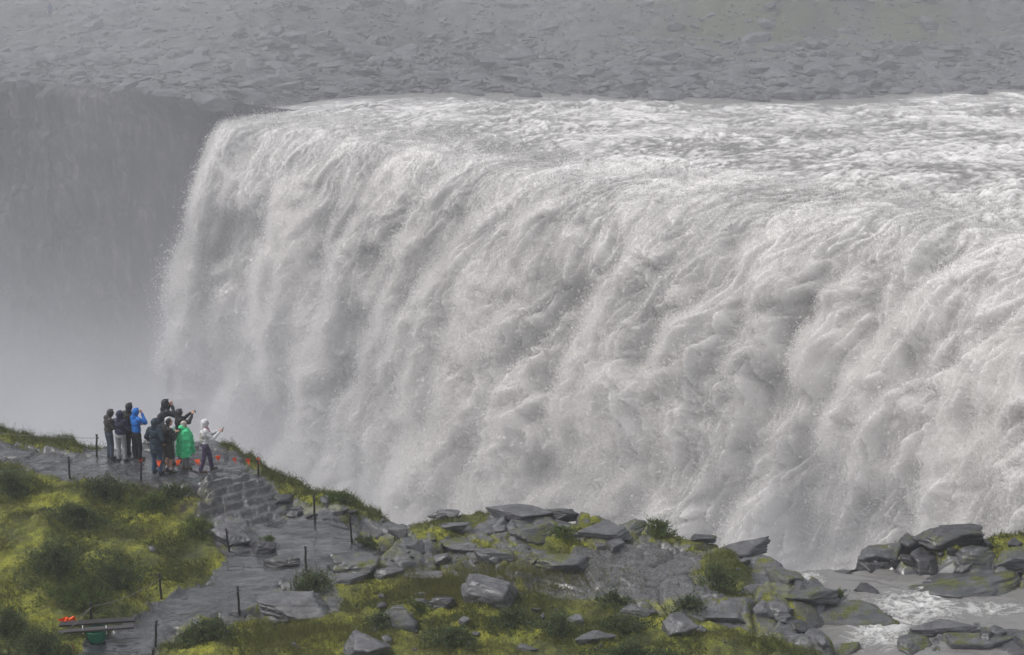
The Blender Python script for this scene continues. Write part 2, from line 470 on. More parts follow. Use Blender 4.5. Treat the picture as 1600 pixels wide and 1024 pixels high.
def far_side():
    xs = np.linspace(-150, 150, 620); ys_off = np.concatenate([np.linspace(0, 60, 260), 60 + np.cumsum(np.linspace(.4, 5, 110))])
    X = np.repeat(xs[None, :], len(ys_off), 0)
    front = np.interp(X, bank_x, bank_y)
    Y = front + ys_off[:, None] - 1.2 * (1 - smooth(-22, -34, X))
    Z, d = far_height(X, Y)
    # slabby broken relief
    f1, f2, r, ox, oy = worley(X / 2.6, Y / 3.4, 55)
    Z = Z + ((r[..., 2] - .5) * 1.0 + (ox * (r[..., 3] - .5) + oy * (r[..., 2] - .5)) * 1.2) * smooth(.5, 5, d) * .6
    t = NT('far_bank_ground', .7, .3)
    p = t.pos()
    big = t.noise(p, .05, 4, .6); mid = t.noise(p, .5, 7, .7); fin = t.noise(p, 3.0, 5, .7)
    gr = t.attr('green')
    c = t.ramp(mid, [(.32, (.035, .036, .04)), (.5, (.10, .10, .108)), (.7, (.2, .2, .21))])
    g = t.ramp(fin, [(.3, (.04, .048, .026)), (.7, (.11, .12, .06))])
    fac = t.math('MULTIPLY', t.rng(t.math('ADD', big, t.math('MULTIPLY', mid, .5)), .62, .86, 0, 1), gr)
    t.col(t.mix(fac, c, g))
    t.bump(t.math('ADD', mid, t.math('MULTIPLY', fin, .3)), .8, .5)
    green = np.clip(smooth(10, 40, d) * (.3 + .9 * smooth(-20, 50, X)), 0, 1)
    o = mesh_np('far_bank', np.stack([X, Y, Z], -1).reshape(-1, 3), grid_faces(*X.shape), t.m, attrs={'green': green})
    tag(o, 'stony far bank rising beyond the river into the haze', 'far bank', kind='structure')

    # canyon wall left of the fall: columns, ledges and a broken brow
    wx = np.concatenate([brx[:-1], [shx[0], shx[0] + 3, shx[0] + 10]]); wy = np.concatenate([bry[:-1], [shy[0], shy[0] + 2.5, shy[0] + 4]])
    wl = np.concatenate([[0], np.cumsum(np.hypot(np.diff(wx), np.diff(wy)))])
    s = np.arange(0, wl[-1], .16); x = np.interp(s, wl, wx); y = np.interp(s, wl, wy)
    tx, ty = np.gradient(x), np.gradient(y); ln = np.hypot(tx, ty); nx, ny = ty / ln, -tx / ln
    zt, _ = far_height(x, np.interp(x, bank_x, bank_y) + .3)
    zr = np.linspace(0, 1, 190)
    S, R = np.meshgrid(s, zr)
    Z = zt[None, :] + .15 - R * 46
    f1, f2, r, _, _ = worley(S / 1.35 + .12 * perlin(S / 1.0, Z / 2.5, 67), Z / 9, 61)
    col = (r[..., 2] - .3) * 2.2 - .9 * smooth(.16, 0, f2 - f1)
    g1, g2, rr, _, _ = worley(S / 6, Z / 9, 62)
    D = col + (rr[..., 2] - .5) * 3.6 + 1.0 * fbm(S / 9, Z / 7, 63, 2) + .3 * fbm(S / .9, Z / 1.2, 64, 3) + R * 2.0 + 1.6 * smooth(.1, .9, (Z / 6.5 + .5 * perlin(S / 7, S * 0, 68)) % 1.0) * (.4 + .8 * rr[..., 3])
    D = D * (1 - .95 * smooth(wl[-3] - 32, wl[-3] - 15, S)) - 4.5 * smooth(wl[-3] - 26, wl[-3] - 8, S) * smooth(0, .12, R)
    D = D * smooth(0, .03, R) - .15
    X = x + nx * D; Y = y + ny * D
    t = NT('canyon_wall_rock', .75, .3)
    p = t.pos()
    streak = t.noise(t.scaled(p, (1, 1, .38)), .62, 8, .78); blot = t.noise(p, .35, 6, .65)
    c = t.ramp(streak, [(.36, (.012, .013, .016)), (.52, (.055, .054, .058)), (.68, (.25, .232, .205))])
    c = t.mix(t.rng(blot, .4, .65, 0, .7), c, (.055, .056, .062))
    t.col(c); t.bump(t.math('ADD', streak, blot), .6, .3)
    o = mesh_np('canyon_wall', np.stack([X, Y, Z], -1).reshape(-1, 3), grid_faces(*X.shape)[:, ::-1], t.m)
    tag(o, 'dark columnar basalt cliff of the canyon, left of the waterfall', 'cliff', kind='structure')

    # canyon floor, deep under the spray
    n = 160
    gx, gy = np.meshgrid(np.linspace(-170, 120, n), np.linspace(58, 230, n))
    gz = -66 + .8 * fbm(gx / 9, gy / 9, 66, 4)
    o = mesh_np('canyon_river', np.stack([gx, gy, gz], -1).reshape(-1, 3), grid_faces(n, n), M_WATER, attrs={'foam': np.ones(n * n) * .8, 'aeration_shade': np.ones(n * n) * .5})
    tag(o, 'foaming river at the bottom of the canyon', 'river', kind='structure')
far_side()

# ---------------------------------------------------------------- rocks
def ico(sub):
    bm = bmesh.new(); bmesh.ops.create_icosphere(bm, subdivisions=sub, radius=1)
    v = np.array([p.co[:] for p in bm.verts]); f = np.array([[q.index for q in p.verts] for p in bm.faces]); bm.free()
    return v, f
ICO = {k: ico(k) for k in (1, 2, 4, 5)}

def rock_shape(seed, sub=4, facets=13, sharp=22, flat=1.0, strata=.05, rough=.05):
    """a broken block: unit sphere pulled in to a set of random planes, then weathered"""
    r = np.random.RandomState(seed)
    d, f = ICO[sub]
    n = r.randn(facets, 3); n[:, 2] *= .8; n /= np.linalg.norm(n, axis=1)[:, None]
    h = r.uniform(.55, .95, facets)
    top = np.array([[r.uniform(-.25, .25), r.uniform(-.25, .25), 1], [0, 0, -1]]); top /= np.linalg.norm(top, axis=1)[:, None]
    n = np.concatenate([n, top]); h = np.concatenate([h, [.5 * flat + .2, .6]])
    k = np.maximum(d @ n.T, 0) / h
    rad = np.power((k ** sharp).sum(1), -1 / sharp)
    p = d * rad[:, None]
    p = p / np.abs(p).max(0)
    if strata or rough:
        q = p + 10 * r.rand(3)
        lay = perlin3(q * np.array([.8, .8, 6.0]) * 1.3, seed % 50)
        p = p * (1 + strata * lay + rough * perlin3(q * 2.2, 3) + rough * .5 * perlin3(q * 5.5, 4) + rough * .3 * perlin3(q * 12, 5) - 1.1 * rough * smooth(.07, 0, np.abs(perlin3(q * 1.5, 6))) - .5 * rough * smooth(.08, 0, np.abs(perlin3(q * 3.4, 7))))[:, None]
    return p, f

def rot_z(a): 
    c, s = math.cos(a), math.sin(a)
    return np.array([[c, -s, 0], [s, c, 0], [0, 0, 1]])
def rot_x(a):
    c, s = math.cos(a), math.sin(a)
    return np.array([[1, 0, 0], [0, c, -s], [0, s, c]])
def rot_y(a):
    c, s = math.cos(a), math.sin(a)
    return np.array([[c, 0, s], [0, 1, 0], [-s, 0, c]])

M_FARROCK = rock_material('far_basalt_blocks', (.025, .027, .031), (.085, .088, .097), (.24, .24, .25), 0, .6, .5)

def far_blocks():
    rng = np.random.RandomState(5)
    shapes = [rock_shape(900 + k, 2, 9, 26, .8, 0, .02) for k in range(14)]
    def spot():
        while True:
            x = rng.uniform(-75, 78); d = rng.uniform(0, 1) ** 1.35 * 62 + .1
            if x < -34 and rng.rand() < .35: continue
            y = np.interp(x, bank_x, bank_y) + d
            z, _ = far_height(np.array([x]), np.array([y]))
            px, py = project(x, y, z[0])
            if -40 < px < 1640 and -30 < py: 
                if px > 850 and py < 62 and rng.rand() < .6: continue
                return x, y, float(z[0]), px, py, d
    items = []
    for i in range(13000):
        x, y, z, px, py, d = spot()
        near = math.exp(-((py - 118) / 45) ** 2)
        size = (.24 + rng.pareto(2.5) * .30) * (.7 + .7 * near)
        size = min(size, 2.6)
        items.append((size, x, y, z - size * .05, rng.rand() * 6.28, rng.randint(14), rng.normal(0, .16), rng.normal(0, .16), rng.uniform(.5, 1), rng.uniform(.16, .42), px, py))
    # boulders standing in the shallows by the far bank
    for px, py, sz in ((828, 152, .9), (745, 150, .6), (1030, 156, 1.3), (1180, 158, .9), (1350, 152, .8), (1480, 140, 1.3), (1527, 147, .9), (1545, 136, 1.4), (1590, 137, 1.5), (1462, 138, .8), (1400, 146, .7), (1568, 131, 1.2)):
        x, y = at_height(px, py, Z_RIVER); items.append((sz + 1, float(x), float(y), Z_RIVER - .1, rng.rand() * 6, rng.randint(14), 0.1, .1, .8, .42, px, py))
    items.sort(key=lambda t: -t[0])
    def block(it):
        size, x, y, z, a, k, tx, ty, wy, hz, px, py = it
        p, f = shapes[k]
        sc = size if size < 2.7 or True else size
        q = (p * np.array([sc, sc * wy, sc * hz])) @ rot_x(tx).T @ rot_y(ty).T @ rot_z(a).T
        return q + np.array([0, 0, .1 * sc]), f
    n_ind = 260
    seen = 0
    rest_v, rest_f, off = [], [], 0
    for i, it in enumerate(items):
        q, f = block(it)
        px, py = it[10], it[11]
        if seen < n_ind and 0 < px < 1600 and 0 < py < 165:
            seen += 1
            if py > 125: zone = 'grey basalt block at the waterline under the far bank'
            elif py > 70: zone = 'grey angular slab lying in the rubble along the far bank'
            elif px > 850: zone = 'hazy block on the green hillside beyond the river'
            else: zone = 'pale hazy slab high on the far bank above the cliff'
            o = mesh_np('basalt_block', q, f, M_FARROCK, shade=False)
            o.location = it[1:4]
            tag(o, zone, 'rock', 'blocks: ' + zone)
        else:
            rest_v.append(q + np.array(it[1:4])); rest_f.append(f + off); off += len(q)
    o = mesh_np('rubble', np.concatenate(rest_v), np.concatenate(rest_f), M_FARROCK, shade=False)
    tag(o, 'field of broken basalt rubble covering the far bank', 'rubble', kind='stuff')
far_blocks()
# ================================================================ near bank: ground sheet
ctrl = np.array([
 (20,705,-18.9),(100,725,-18.9),(200,735,-18.9),(300,735,-18.9),(350,740,-18.95),(150,700,-18.9),(-150,690,-18.8),
 (0,672,-18.65),(100,688,-18.75),(150,695,-18.85),(240,692,-18.85),(345,690,-18.7),(400,718,-18.95),(450,745,-19.2),(500,770,-19.4),(545,779,-19.5),(590,803,-19.9),
 (360,775,-19.25),(390,795,-19.5),(430,802,-19.65),(430,830,-19.75),(470,850,-19.8),(400,880,-19.9),(330,920,-20),(280,950,-20.05),(200,1000,-20.15),(340,800,-19.4),(480,800,-19.65),
 (0,745,-18.75),(100,757,-18.95),(60,800,-18.95),(200,800,-19.35),(80,870,-19.15),(150,870,-19.3),(250,860,-19.65),(280,890,-19.85),(50,950,-19.65),(0,1000,-19.75),(150,960,-19.95),(220,930,-19.85),(-100,900,-19.2),
 (500,880,-19.75),(600,830,-19.9),(690,815,-19.8),(600,900,-19.95),(700,880,-19.95),(800,802,-19.55),(800,850,-19.85),(880,815,-19.65),(900,880,-19.95),(1000,822,-19.75),(1000,880,-20.05),(1060,843,-20),(1120,862,-19.95),(1190,862,-20.05),(1225,890,-20.25),
 (500,950,-19.95),(600,960,-19.95),(700,1000,-19.95),(900,960,-20.05),(900,1010,-19.95),(1100,1000,-20.05),(1150,950,-20.15),(1240,935,-20.35),(400,1000,-19.95),(1250,1010,-20.25),
 (1300,915,-20.95),(1380,905,-20.95),(1400,960,-21.0),(1350,985,-20.95),(1500,950,-20.95),(1600,960,-20.9),(1275,905,-21.05),(1800,960,-20.9),(1345,1012,-21.05),(1365,1045,-21.1),(1440,920,-20.95),(1560,930,-20.85),
 (1370,855,-20.3),(1500,855,-20.05),(1600,843,-19.95),(1550,870,-20.2),(1420,870,-20.35),(1480,1010,-20.75),(1590,900,-20.45),(1600,1010,-20.65),(1700,860,-20.1),(1900,900,-20.3),
 (200,1120,-20.2),(600,1120,-20),(1000,1120,-20),(1400,1120,-20.5),(-200,1100,-20),(1800,1120,-20.6)])
cX, cY = at_height(ctrl[:, 0], ctrl[:, 1], ctrl[:, 2]); cZ = ctrl[:, 2]
edge_pts = np.array([(-600,600,-18.2),(-200,640,-18.4),(0,664,-18.5),(60,675,-18.6),(110,685,-18.7),(150,694,-18.8),(200,694,-18.8),(260,690,-18.8),(335,681,-18.6),(370,692,-18.7),(400,711,-18.85),(440,738,-19.1),(500,768,-19.4),(545,776,-19.5),(590,802,-19.9),(625,812,-19.9),(670,811,-19.8),(720,804,-19.7),(800,793,-19.5),(860,803,-19.6),(960,814,-19.7),(1010,818,-19.8),(1060,839,-20),(1110,847,-20),(1190,856,-20),(1235,882,-20.25),(1262,899,-20.95),(1300,899,-20.9),(1345,880,-20.5),(1400,848,-20.25),(1450,842,-20.1),(1540,840,-20),(1600,832,-19.9),(1800,815,-19.9),(2200,800,-19.9)])
eX, eY = at_height(edge_pts[:, 0], edge_pts[:, 1], edge_pts[:, 2])

def base_height(X, Y):
    """smooth lie of the land: inverse distance weighting of surveyed spots"""
    num = np.zeros(X.shape); den = np.zeros(X.shape)
    for x, y, z in zip(cX, cY, cZ):
        w = 1.0 / (((X - x) ** 2 + (Y - y) ** 2) + .25) ** 2
        num += w * z; den += w
    return num / den

P_PLAT = [(-300,650),(0,690),(60,700),(130,712),(160,698),(240,695),(330,688),(372,715),(398,745),(415,775),(335,765),(300,762),(200,750),(100,748),(0,720),(-300,690)]
P_STEP = [(318,752),(405,745),(452,790),(440,822),(322,812)]
P_PATH = [(400,806),(500,800),(562,830),(580,858),(530,862),(480,885),(440,905),(410,930),(370,960),(300,965),(250,1000),(215,1040),(90,1040),(130,1005),(190,975),(250,940),(330,900),(358,868),(390,850)]
P_GRAV = [(870,872),(1000,852),(1100,858),(1085,900),(1105,925),(1090,938),(1000,938),(930,925),(850,915),(830,900),(850,885)]
P_GREEN = [[(-300,690),(0,722),(100,751),(200,756),(300,775),(325,812),(330,850),(358,880),(250,942),(190,975),(130,1005),(90,1040),(-300,1100)],
 [(250,1010),(300,985),(400,970),(520,960),(640,985),(800,955),(960,955),(1150,978),(1215,1005),(1290,1020),(1310,1100),(220,1100)],
 [(338,680),(400,705),(500,765),(560,775),(610,808),(560,806),(520,795),(480,792),(432,768),(385,720)],
 [(-300,630),(0,655),(120,680),(165,690),(162,704),(100,704),(0,690),(-300,650)],
 [(530,905),(600,895),(700,903),(790,925),(900,935),(1000,950),(800,962),(650,985),(520,962)],
 [(1090,865),(1140,850),(1170,900),(1185,940),(1120,935)],
 [(1020,822),(1060,838),(1110,846),(1100,856),(1010,850)],[(1380,845),(1460,838),(1640,820),(1640,880),(1540,880),(1400,875)],
 [(640,815),(700,806),(780,798),(700,840),(650,845)],[(820,840),(900,845),(935,860),(870,868),(820,860)]]

def edge_y(X):
    return np.interp(X, eX, eY) + .25 * perlin(X / 1.2, X * 0, 103) + .12 * perlin(X / .35, X * 0, 104)
P_EARTH = [(205,752),(335,762),(350,800),(300,814),(240,785)]
GX0, GX1, GY0, GY1, GSTEP = -27.0, 27.0, 37.0, 61.0, .05
def near_ground():
    global GZ
    xs = np.arange(GX0, GX1 + 1e-6, GSTEP); ys = np.arange(GY0, GY1 + 1e-6, GSTEP)
    X, Y = np.meshgrid(xs, ys)
    cs = 5                                               # the smooth part is computed coarsely and interpolated
    xc, yc = np.arange(GX0, GX1 + .3, GSTEP * cs), np.arange(GY0, GY1 + .3, GSTEP * cs)
    Xc, Yc = np.meshgrid(xc, yc); Bc = base_height(Xc, Yc)
    fi = (X - GX0) / (GSTEP * cs); fj = (Y - GY0) / (GSTEP * cs)
    i = np.clip(fi.astype(int), 0, len(xc) - 2); j = np.clip(fj.astype(int), 0, len(yc) - 2); a = fi - i; b = fj - j
    Z = (Bc[j, i] * (1 - a) + Bc[j, i + 1] * a) * (1 - b) + (Bc[j + 1, i] * (1 - a) + Bc[j + 1, i + 1] * a) * b
    px, py = project(X, Y, Z)
    wx = px + 14 * perlin(X / .9, Y / .9, 81) + 7 * perlin(X / .3, Y / .3, 82); wy = py + 9 * perlin(X / .9 + 9, Y / .9, 83) + 4 * perlin(X / .3, Y / .3, 84)
    f = lambda poly: in_poly(wx, wy, poly).astype(np.float32)
    plat, step, path, grav = f(P_PLAT), f(P_STEP), f(P_PATH), f(P_GRAV)
    green = np.zeros(X.shape, np.float32)
    for poly in P_GREEN: green = np.maximum(green, f(poly))
    green *= (1 - path) * (1 - step)
    def blur(m, k):
        ker = np.ones(k) / k
        m = np.apply_along_axis(lambda v: np.convolve(v, ker, 'same'), 0, m)
        return np.apply_along_axis(lambda v: np.convolve(v, ker, 'same'), 1, m)
    plat, step, path, grav, gs = blur(plat, 7), blur(step, 7), blur(path, 9), blur(grav, 9), blur(green, 9)
    stream = smooth(-20.55, -20.75, Z)
    rock = np.clip(1 - np.maximum.reduce([plat, step, path, grav * .5, gs]), 0, 1)
    # bare rock: tilted slabs with clefts
    f1, f2, r, ox, oy = worley((X + .5 * perlin(X / 1.5, Y / 1.5, 85)) / 2.3, (Y + .5 * perlin(X / 1.5, Y / 1.5, 86)) / 1.5, 87)
    slab = (r[..., 2] - .5) * .34 + ox * (r[..., 3] - .5) * .75 + oy * (r[..., 2] - .35) * .55 - .20 * smooth(.13, 0, f2 - f1)
    h1, h2, q, qx, qy = worley(X / .7, Y / .5, 88)
    slab2 = (q[..., 2] - .5) * .13 + qx * (q[..., 3] - .5) * .20 + qy * (q[..., 2] - .4) * .14 - .07 * smooth(.12, 0, h2 - h1)
    Z = Z + rock * (slab + slab2 + .05 * fbm(X / .8, Y / .5, 89, 4)) * (1 - .6 * stream)
    # flagstones of the platform
    c1, c2, cr, gx, gy = worley((X + .25 * perlin(X / .8, Y / .8, 90)) / 1.0, (Y + .2 * perlin(X / .8, Y / .8, 91)) / .62, 92)
    Z = Z + plat * ((cr[..., 2] - .5) * .09 + gx * (cr[..., 3] - .5) * .10 + gy * (cr[..., 2] - .5) * .08 - .05 * smooth(.10, 0, c2 - c1) + .02 * fbm(X / .4, Y / .25, 93, 3))
    # worn rock steps down from the platform
    ax_, ay_ = at_height(335, 757, -18.98); bx_, by_ = at_height(405, 820, -19.68)
    ux, uy = bx_ - ax_, by_ - ay_; ul = ux * ux + uy * uy
    tq = ((X - ax_) * ux + (Y - ay_) * uy) / ul + .06 * perlin(X / 1.5, Y / 1.5, 94) + .045 * perlin(X / .35, Y / .35, 107) + .02 * perlin(X / .12, Y / .12, 108)
    zz = np.clip(tq, -.2, 1.15) * 6
    fr = zz - np.floor(zz)
    zs = -18.93 - .85 * (np.floor(zz) + smooth(.0, .16, fr)) / 6 + .03 * fr - .05 * np.exp(-((fr - .2) / .06) ** 2) + .025 * fbm(X / .3, Y / .3, 95, 3)
    Z = Z * (1 - step) + step * zs
    # the trodden path, gravel and the mossy hummocks
    Z = Z + path * (.035 * fbm(X / 1.4, Y / .5, 96, 4) + .012 * perlin(X / .25, Y / .12, 97)) + grav * (.03 * fbm(X / 1.2, Y / .8, 98, 4) + .02 * billow(X / .12, Y / .12, 99))
    Z = Z + gs * (.16 * fbm(X / 1.3, Y / 1.1, 100, 3) + .07 * billow(X / .45, Y / .45, 101) + .03 * billow(X / .16, Y / .16, 102))
    # the canyon edge
    yb = edge_y(X)
    over = Y - yb
    drop = np.where(over > 0, 9.0 * over + 1.2 * over ** 2 + .5 * perlin(X / .8, Y / .3, 105) * smooth(0, .6, over), 0)
    drop = np.where(over > -.35, drop + .06 * smooth(-.35, 0, over), drop)
    Z = Z - np.minimum(drop, 46)
    GZ = Z
    # materials
    wet = np.clip(plat * .75 + path + step * .3 + grav * .6 + stream * .8, 0, 1)
    t = NT('near_ground', .6, .5)
    p = t.pos()
    aw, ag, av = t.attr('wet'), t.attr('green'), t.attr('gravel')
    big = t.noise(p, .55, 6, .65); mid = t.noise(p, 2.6, 7, .7); fin = t.noise(p, 16, 6, .75)
    lay = t.noise(t.scaled(p, (1, 1.7, 4)), 1.7, 8, .72, .4)
    rm = t.math('ADD', t.math('MULTIPLY', lay, .6), t.math('MULTIPLY', fin, .4))
    crock = t.ramp(rm, [(.33, (.028, .029, .031)), (.5, (.088, .09, .096)), (.66, (.21, .212, .22))])
    cwet = t.ramp(t.math('ADD', t.math('MULTIPLY', lay, .5), t.math('MULTIPLY', fin, .5)), [(.38, (.022, .023, .025)), (.52, (.05, .051, .055)), (.66, (.10, .101, .105))])
    cgrav = t.ramp(t.math('ADD', t.math('MULTIPLY', fin, .7), t.math('MULTIPLY', mid, .3)), [(.38, (.028, .028, .028)), (.5, (.078, .077, .077)), (.62, (.18, .178, .175))])
    c = t.mix(aw, crock, cwet); c = t.mix(av, c, cgrav)
    # moss: vivid cushions, olive turf, brown sedge
    mv = t.math('ADD', t.math('MULTIPLY', big, .65), t.math('MULTIPLY', mid, .35))
    cm = t.ramp(mv, [(.35, (.036, .048, .013)), (.44, (.09, .103, .018)), (.52, (.20, .215, .022)), (.60, (.38, .39, .03))])
    cm = t.mix(t.rng(fin, .35, .65, .85, 0), cm, (.03, .034, .014))
    moss = t.math('MULTIPLY', t.rng(t.math('ADD', t.math('MULTIPLY', mid, .5), t.math('MULTIPLY', big, .5)), .49, .53, 0, 1), t.rng(aw, .1, .5, 1, 0))
    seam = t.attr('seam')
    fac = t.math('MAXIMUM', t.rng(t.math('ADD', ag, t.rng(mid, .3, .7, -.35, .35)), .4, .6, 0, 1), t.math('MULTIPLY', moss, seam))
    c = t.mix(fac, c, cm)
    c = t.mix(t.math('MULTIPLY', t.attr('earth'), t.rng(mid, .35, .6, 1, .3)), c, (.022, .019, .016))
    t.col(c)
    # rain lies on the path and in hollows
    pud = t.math('MULTIPLY', t.rng(big, .47, .56, 0, 1), aw)
    rg = t.math('SUBTRACT', t.rng(aw, 0, 1, .45, .20), t.math('MULTIPLY', pud, .14))
    rg = t.math('ADD', rg, t.rng(fin, .3, .7, -.05, .08)); rg = t.math('MAXIMUM', rg, t.math('MULTIPLY', fac, .9))
    t.rough(rg)
    t.l(t.math('MULTIPLY', t.math('MULTIPLY', t.math('MAXIMUM', aw, .35), t.rng(big, .40, .55, .35, 1)), t.rng(fac, 0, 1, 1, 0)), t.b.inputs['Coat Weight']); t.b.inputs['Coat Roughness'].default_value = .09; t.b.inputs['Coat IOR'].default_value = 1.45
    hb = t.math('ADD', t.math('MULTIPLY', rm, t.rng(aw, 0, 1, 1, .45)), t.math('MULTIPLY', fac, fin))
    t.bump(hb, .6, .06)
    seam = rock * np.clip(smooth(.3, .02, f2 - f1) + .8 * smooth(.22, .02, h2 - h1) + .38, 0, 1) * (1 - stream) * np.clip(.85 + .6 * perlin(X / 2.2, Y / 2, 106), 0, 1)
    o = mesh_np('ground', np.stack([X, Y, Z], -1).reshape(-1, 3), grid_faces(*X.shape), t.m, attrs={'wet': wet, 'green': gs, 'gravel': grav, 'seam': seam, 'earth': blur(f(P_EARTH), 9)})
    tag(o, 'mossy basalt ground of the near bank with the wet footpath', 'ground', kind='structure')
    return gs * (over < .1), path, X, Y, over
GREEN, PATHM, TX, TY, OVER = near_ground()

def ground_z(x, y):
    fi = np.clip((np.asarray(x) - GX0) / GSTEP, 0, GZ.shape[1] - 1.01); fj = np.clip((np.asarray(y) - GY0) / GSTEP, 0, GZ.shape[0] - 1.01)
    i = fi.astype(int); j = fj.astype(int); a = fi - i; b = fj - j
    return (GZ[j, i] * (1 - a) + GZ[j, i + 1] * a) * (1 - b) + (GZ[j + 1, i] * (1 - a) + GZ[j + 1, i + 1] * a) * b

def on_ground(px, py):
    """where the sight line of a picture point meets the near ground"""
    rx, rz = ray(px, py)
    d = np.arange(GY0 + .1, GY1 - 1, .02)
    hit = np.nonzero(d * rz <= ground_z(d * rx, d))[0]
    k = d[hit[0]] if len(hit) else -20 / rz
    return float(rx * k), float(k), float(ground_z(rx * k, k))

# ---------------------------------------------------------------- the side stream
def side_stream():
    poly = [(1255,905),(1300,890),(1340,880),(1440,880),(1500,905),(1700,900),(1700,1000),(1560,975),(1440,1000),(1400,1040),(1320,1040),(1300,985),(1370,960),(1330,930),(1255,925)]
    xs = np.arange(7.5, 19, .045); ys = np.arange(40.2, 50.6, .045)
    X, Y = np.meshgrid(xs, ys)
    Z = -20.72 + .014 * (X - 12) - .10 * smooth(48.4, 49.6, Y) * smooth(11.5, 9.5, X)
    a = X + .4 * perlin(X / 1.1, Y / 1.1, 110); b = Y + .4 * perlin(X / 1.1, Y / 1.1, 111)
    px, py = project(X, Y, Z)
    rap = np.clip(np.exp(-((px - 1430) / 75) ** 2 - ((py - 948) / 28) ** 2) + 1.1 * np.exp(-((px - 1372) / 50) ** 2 - ((py - 992) / 24) ** 2) + .7 * np.exp(-((px - 1560) / 60) ** 2 - ((py - 952) / 12) ** 2) + .8 * np.exp(-((px - 1262) / 30) ** 2 - ((py - 905) / 14) ** 2) + .6 * np.exp(-((px - 1450) / 14) ** 2 - ((py - 918) / 22) ** 2), 0, 1)
    rid = 1 - np.abs(perlin(a / .55, b / .28, 112)) * 2.2
    rid2 = 1 - np.abs(perlin(a / .25, b / .14, 113)) * 2.2
    Z = Z + .03 * perlin(a / .9, b / .4, 114) + .012 * perlin(a / .3, b / .12, 115) + rap * (.05 * rid + .03 * rid2 + .05 * perlin(a / .4, b / .3, 116))
    rid3 = 1 - np.abs(perlin(a / .12, b / .07, 117)) * 2.2
    foam = np.clip(rap * (.22 + .5 * fbm(a / .35, b / .2, 118, 4) + .28 * np.clip(rid, 0, 1) ** 2 + .3 * np.clip(rid2, 0, 1) + .3 * np.clip(rid3, 0, 1)) - .2 + .10 * np.clip(rid, 0, 1) * np.clip(rid2, 0, 1), 0, 1)
    t = NT('stream_water', .16, .5)
    fo = t.attr('foam'); fin = t.noise(t.pos(), 22, 5, .7)
    fac = t.rng(t.math('ADD', fo, t.math('MULTIPLY', t.math('SUBTRACT', fin, .5), .9)), .05, .75, 0, 1)
    t.col(t.mix(fac, (.19, .186, .178), (.60, .60, .59))); t.rough(t.rng(fac, 0, 1, .15, .7))
    t.bump(fin, .25, .02)
    past = np.maximum(Y - edge_y(X), 0)                    # the outlet tips over the canyon edge
    Z = Z - 6 * past ** 1.5
    F = grid_faces(*X.shape)
    okv = ((past < .5) & (Z > ground_z(X, Y) - .25)).ravel()
    F = F[okv[F].any(1)]
    used = np.unique(F); remap = np.zeros(X.size, np.int32); remap[used] = np.arange(len(used))
    o = mesh_np('stream', np.stack([X, Y, Z], -1).reshape(-1, 3)[used], remap[F], t.m, attrs={'foam': foam.ravel()[used]})
    tag(o, 'silty side stream with white rapids between the rocks', 'stream', kind='structure')
side_stream()

# ---------------------------------------------------------------- near rocks
M_ROCK = rock_material('wet_basalt', (.024, .025, .027), (.072, .074, .079), (.17, .17, .176), .0, .36, 1.5)
M_ROCKM = rock_material('mossy_basalt', (.024, .025, .027), (.072, .074, .079), (.17, .17, .176), .55, .38, 1.5)
M_DARK = rock_material('dark_wet_basalt', (.016, .016, .017), (.042, .042, .045), (.10, .10, .104), .12, .32, 1.6)
M_PALE = rock_material('pale_basalt', (.03, .03, .032), (.092, .093, .098), (.20, .20, .206), .0, .42, 1.4)

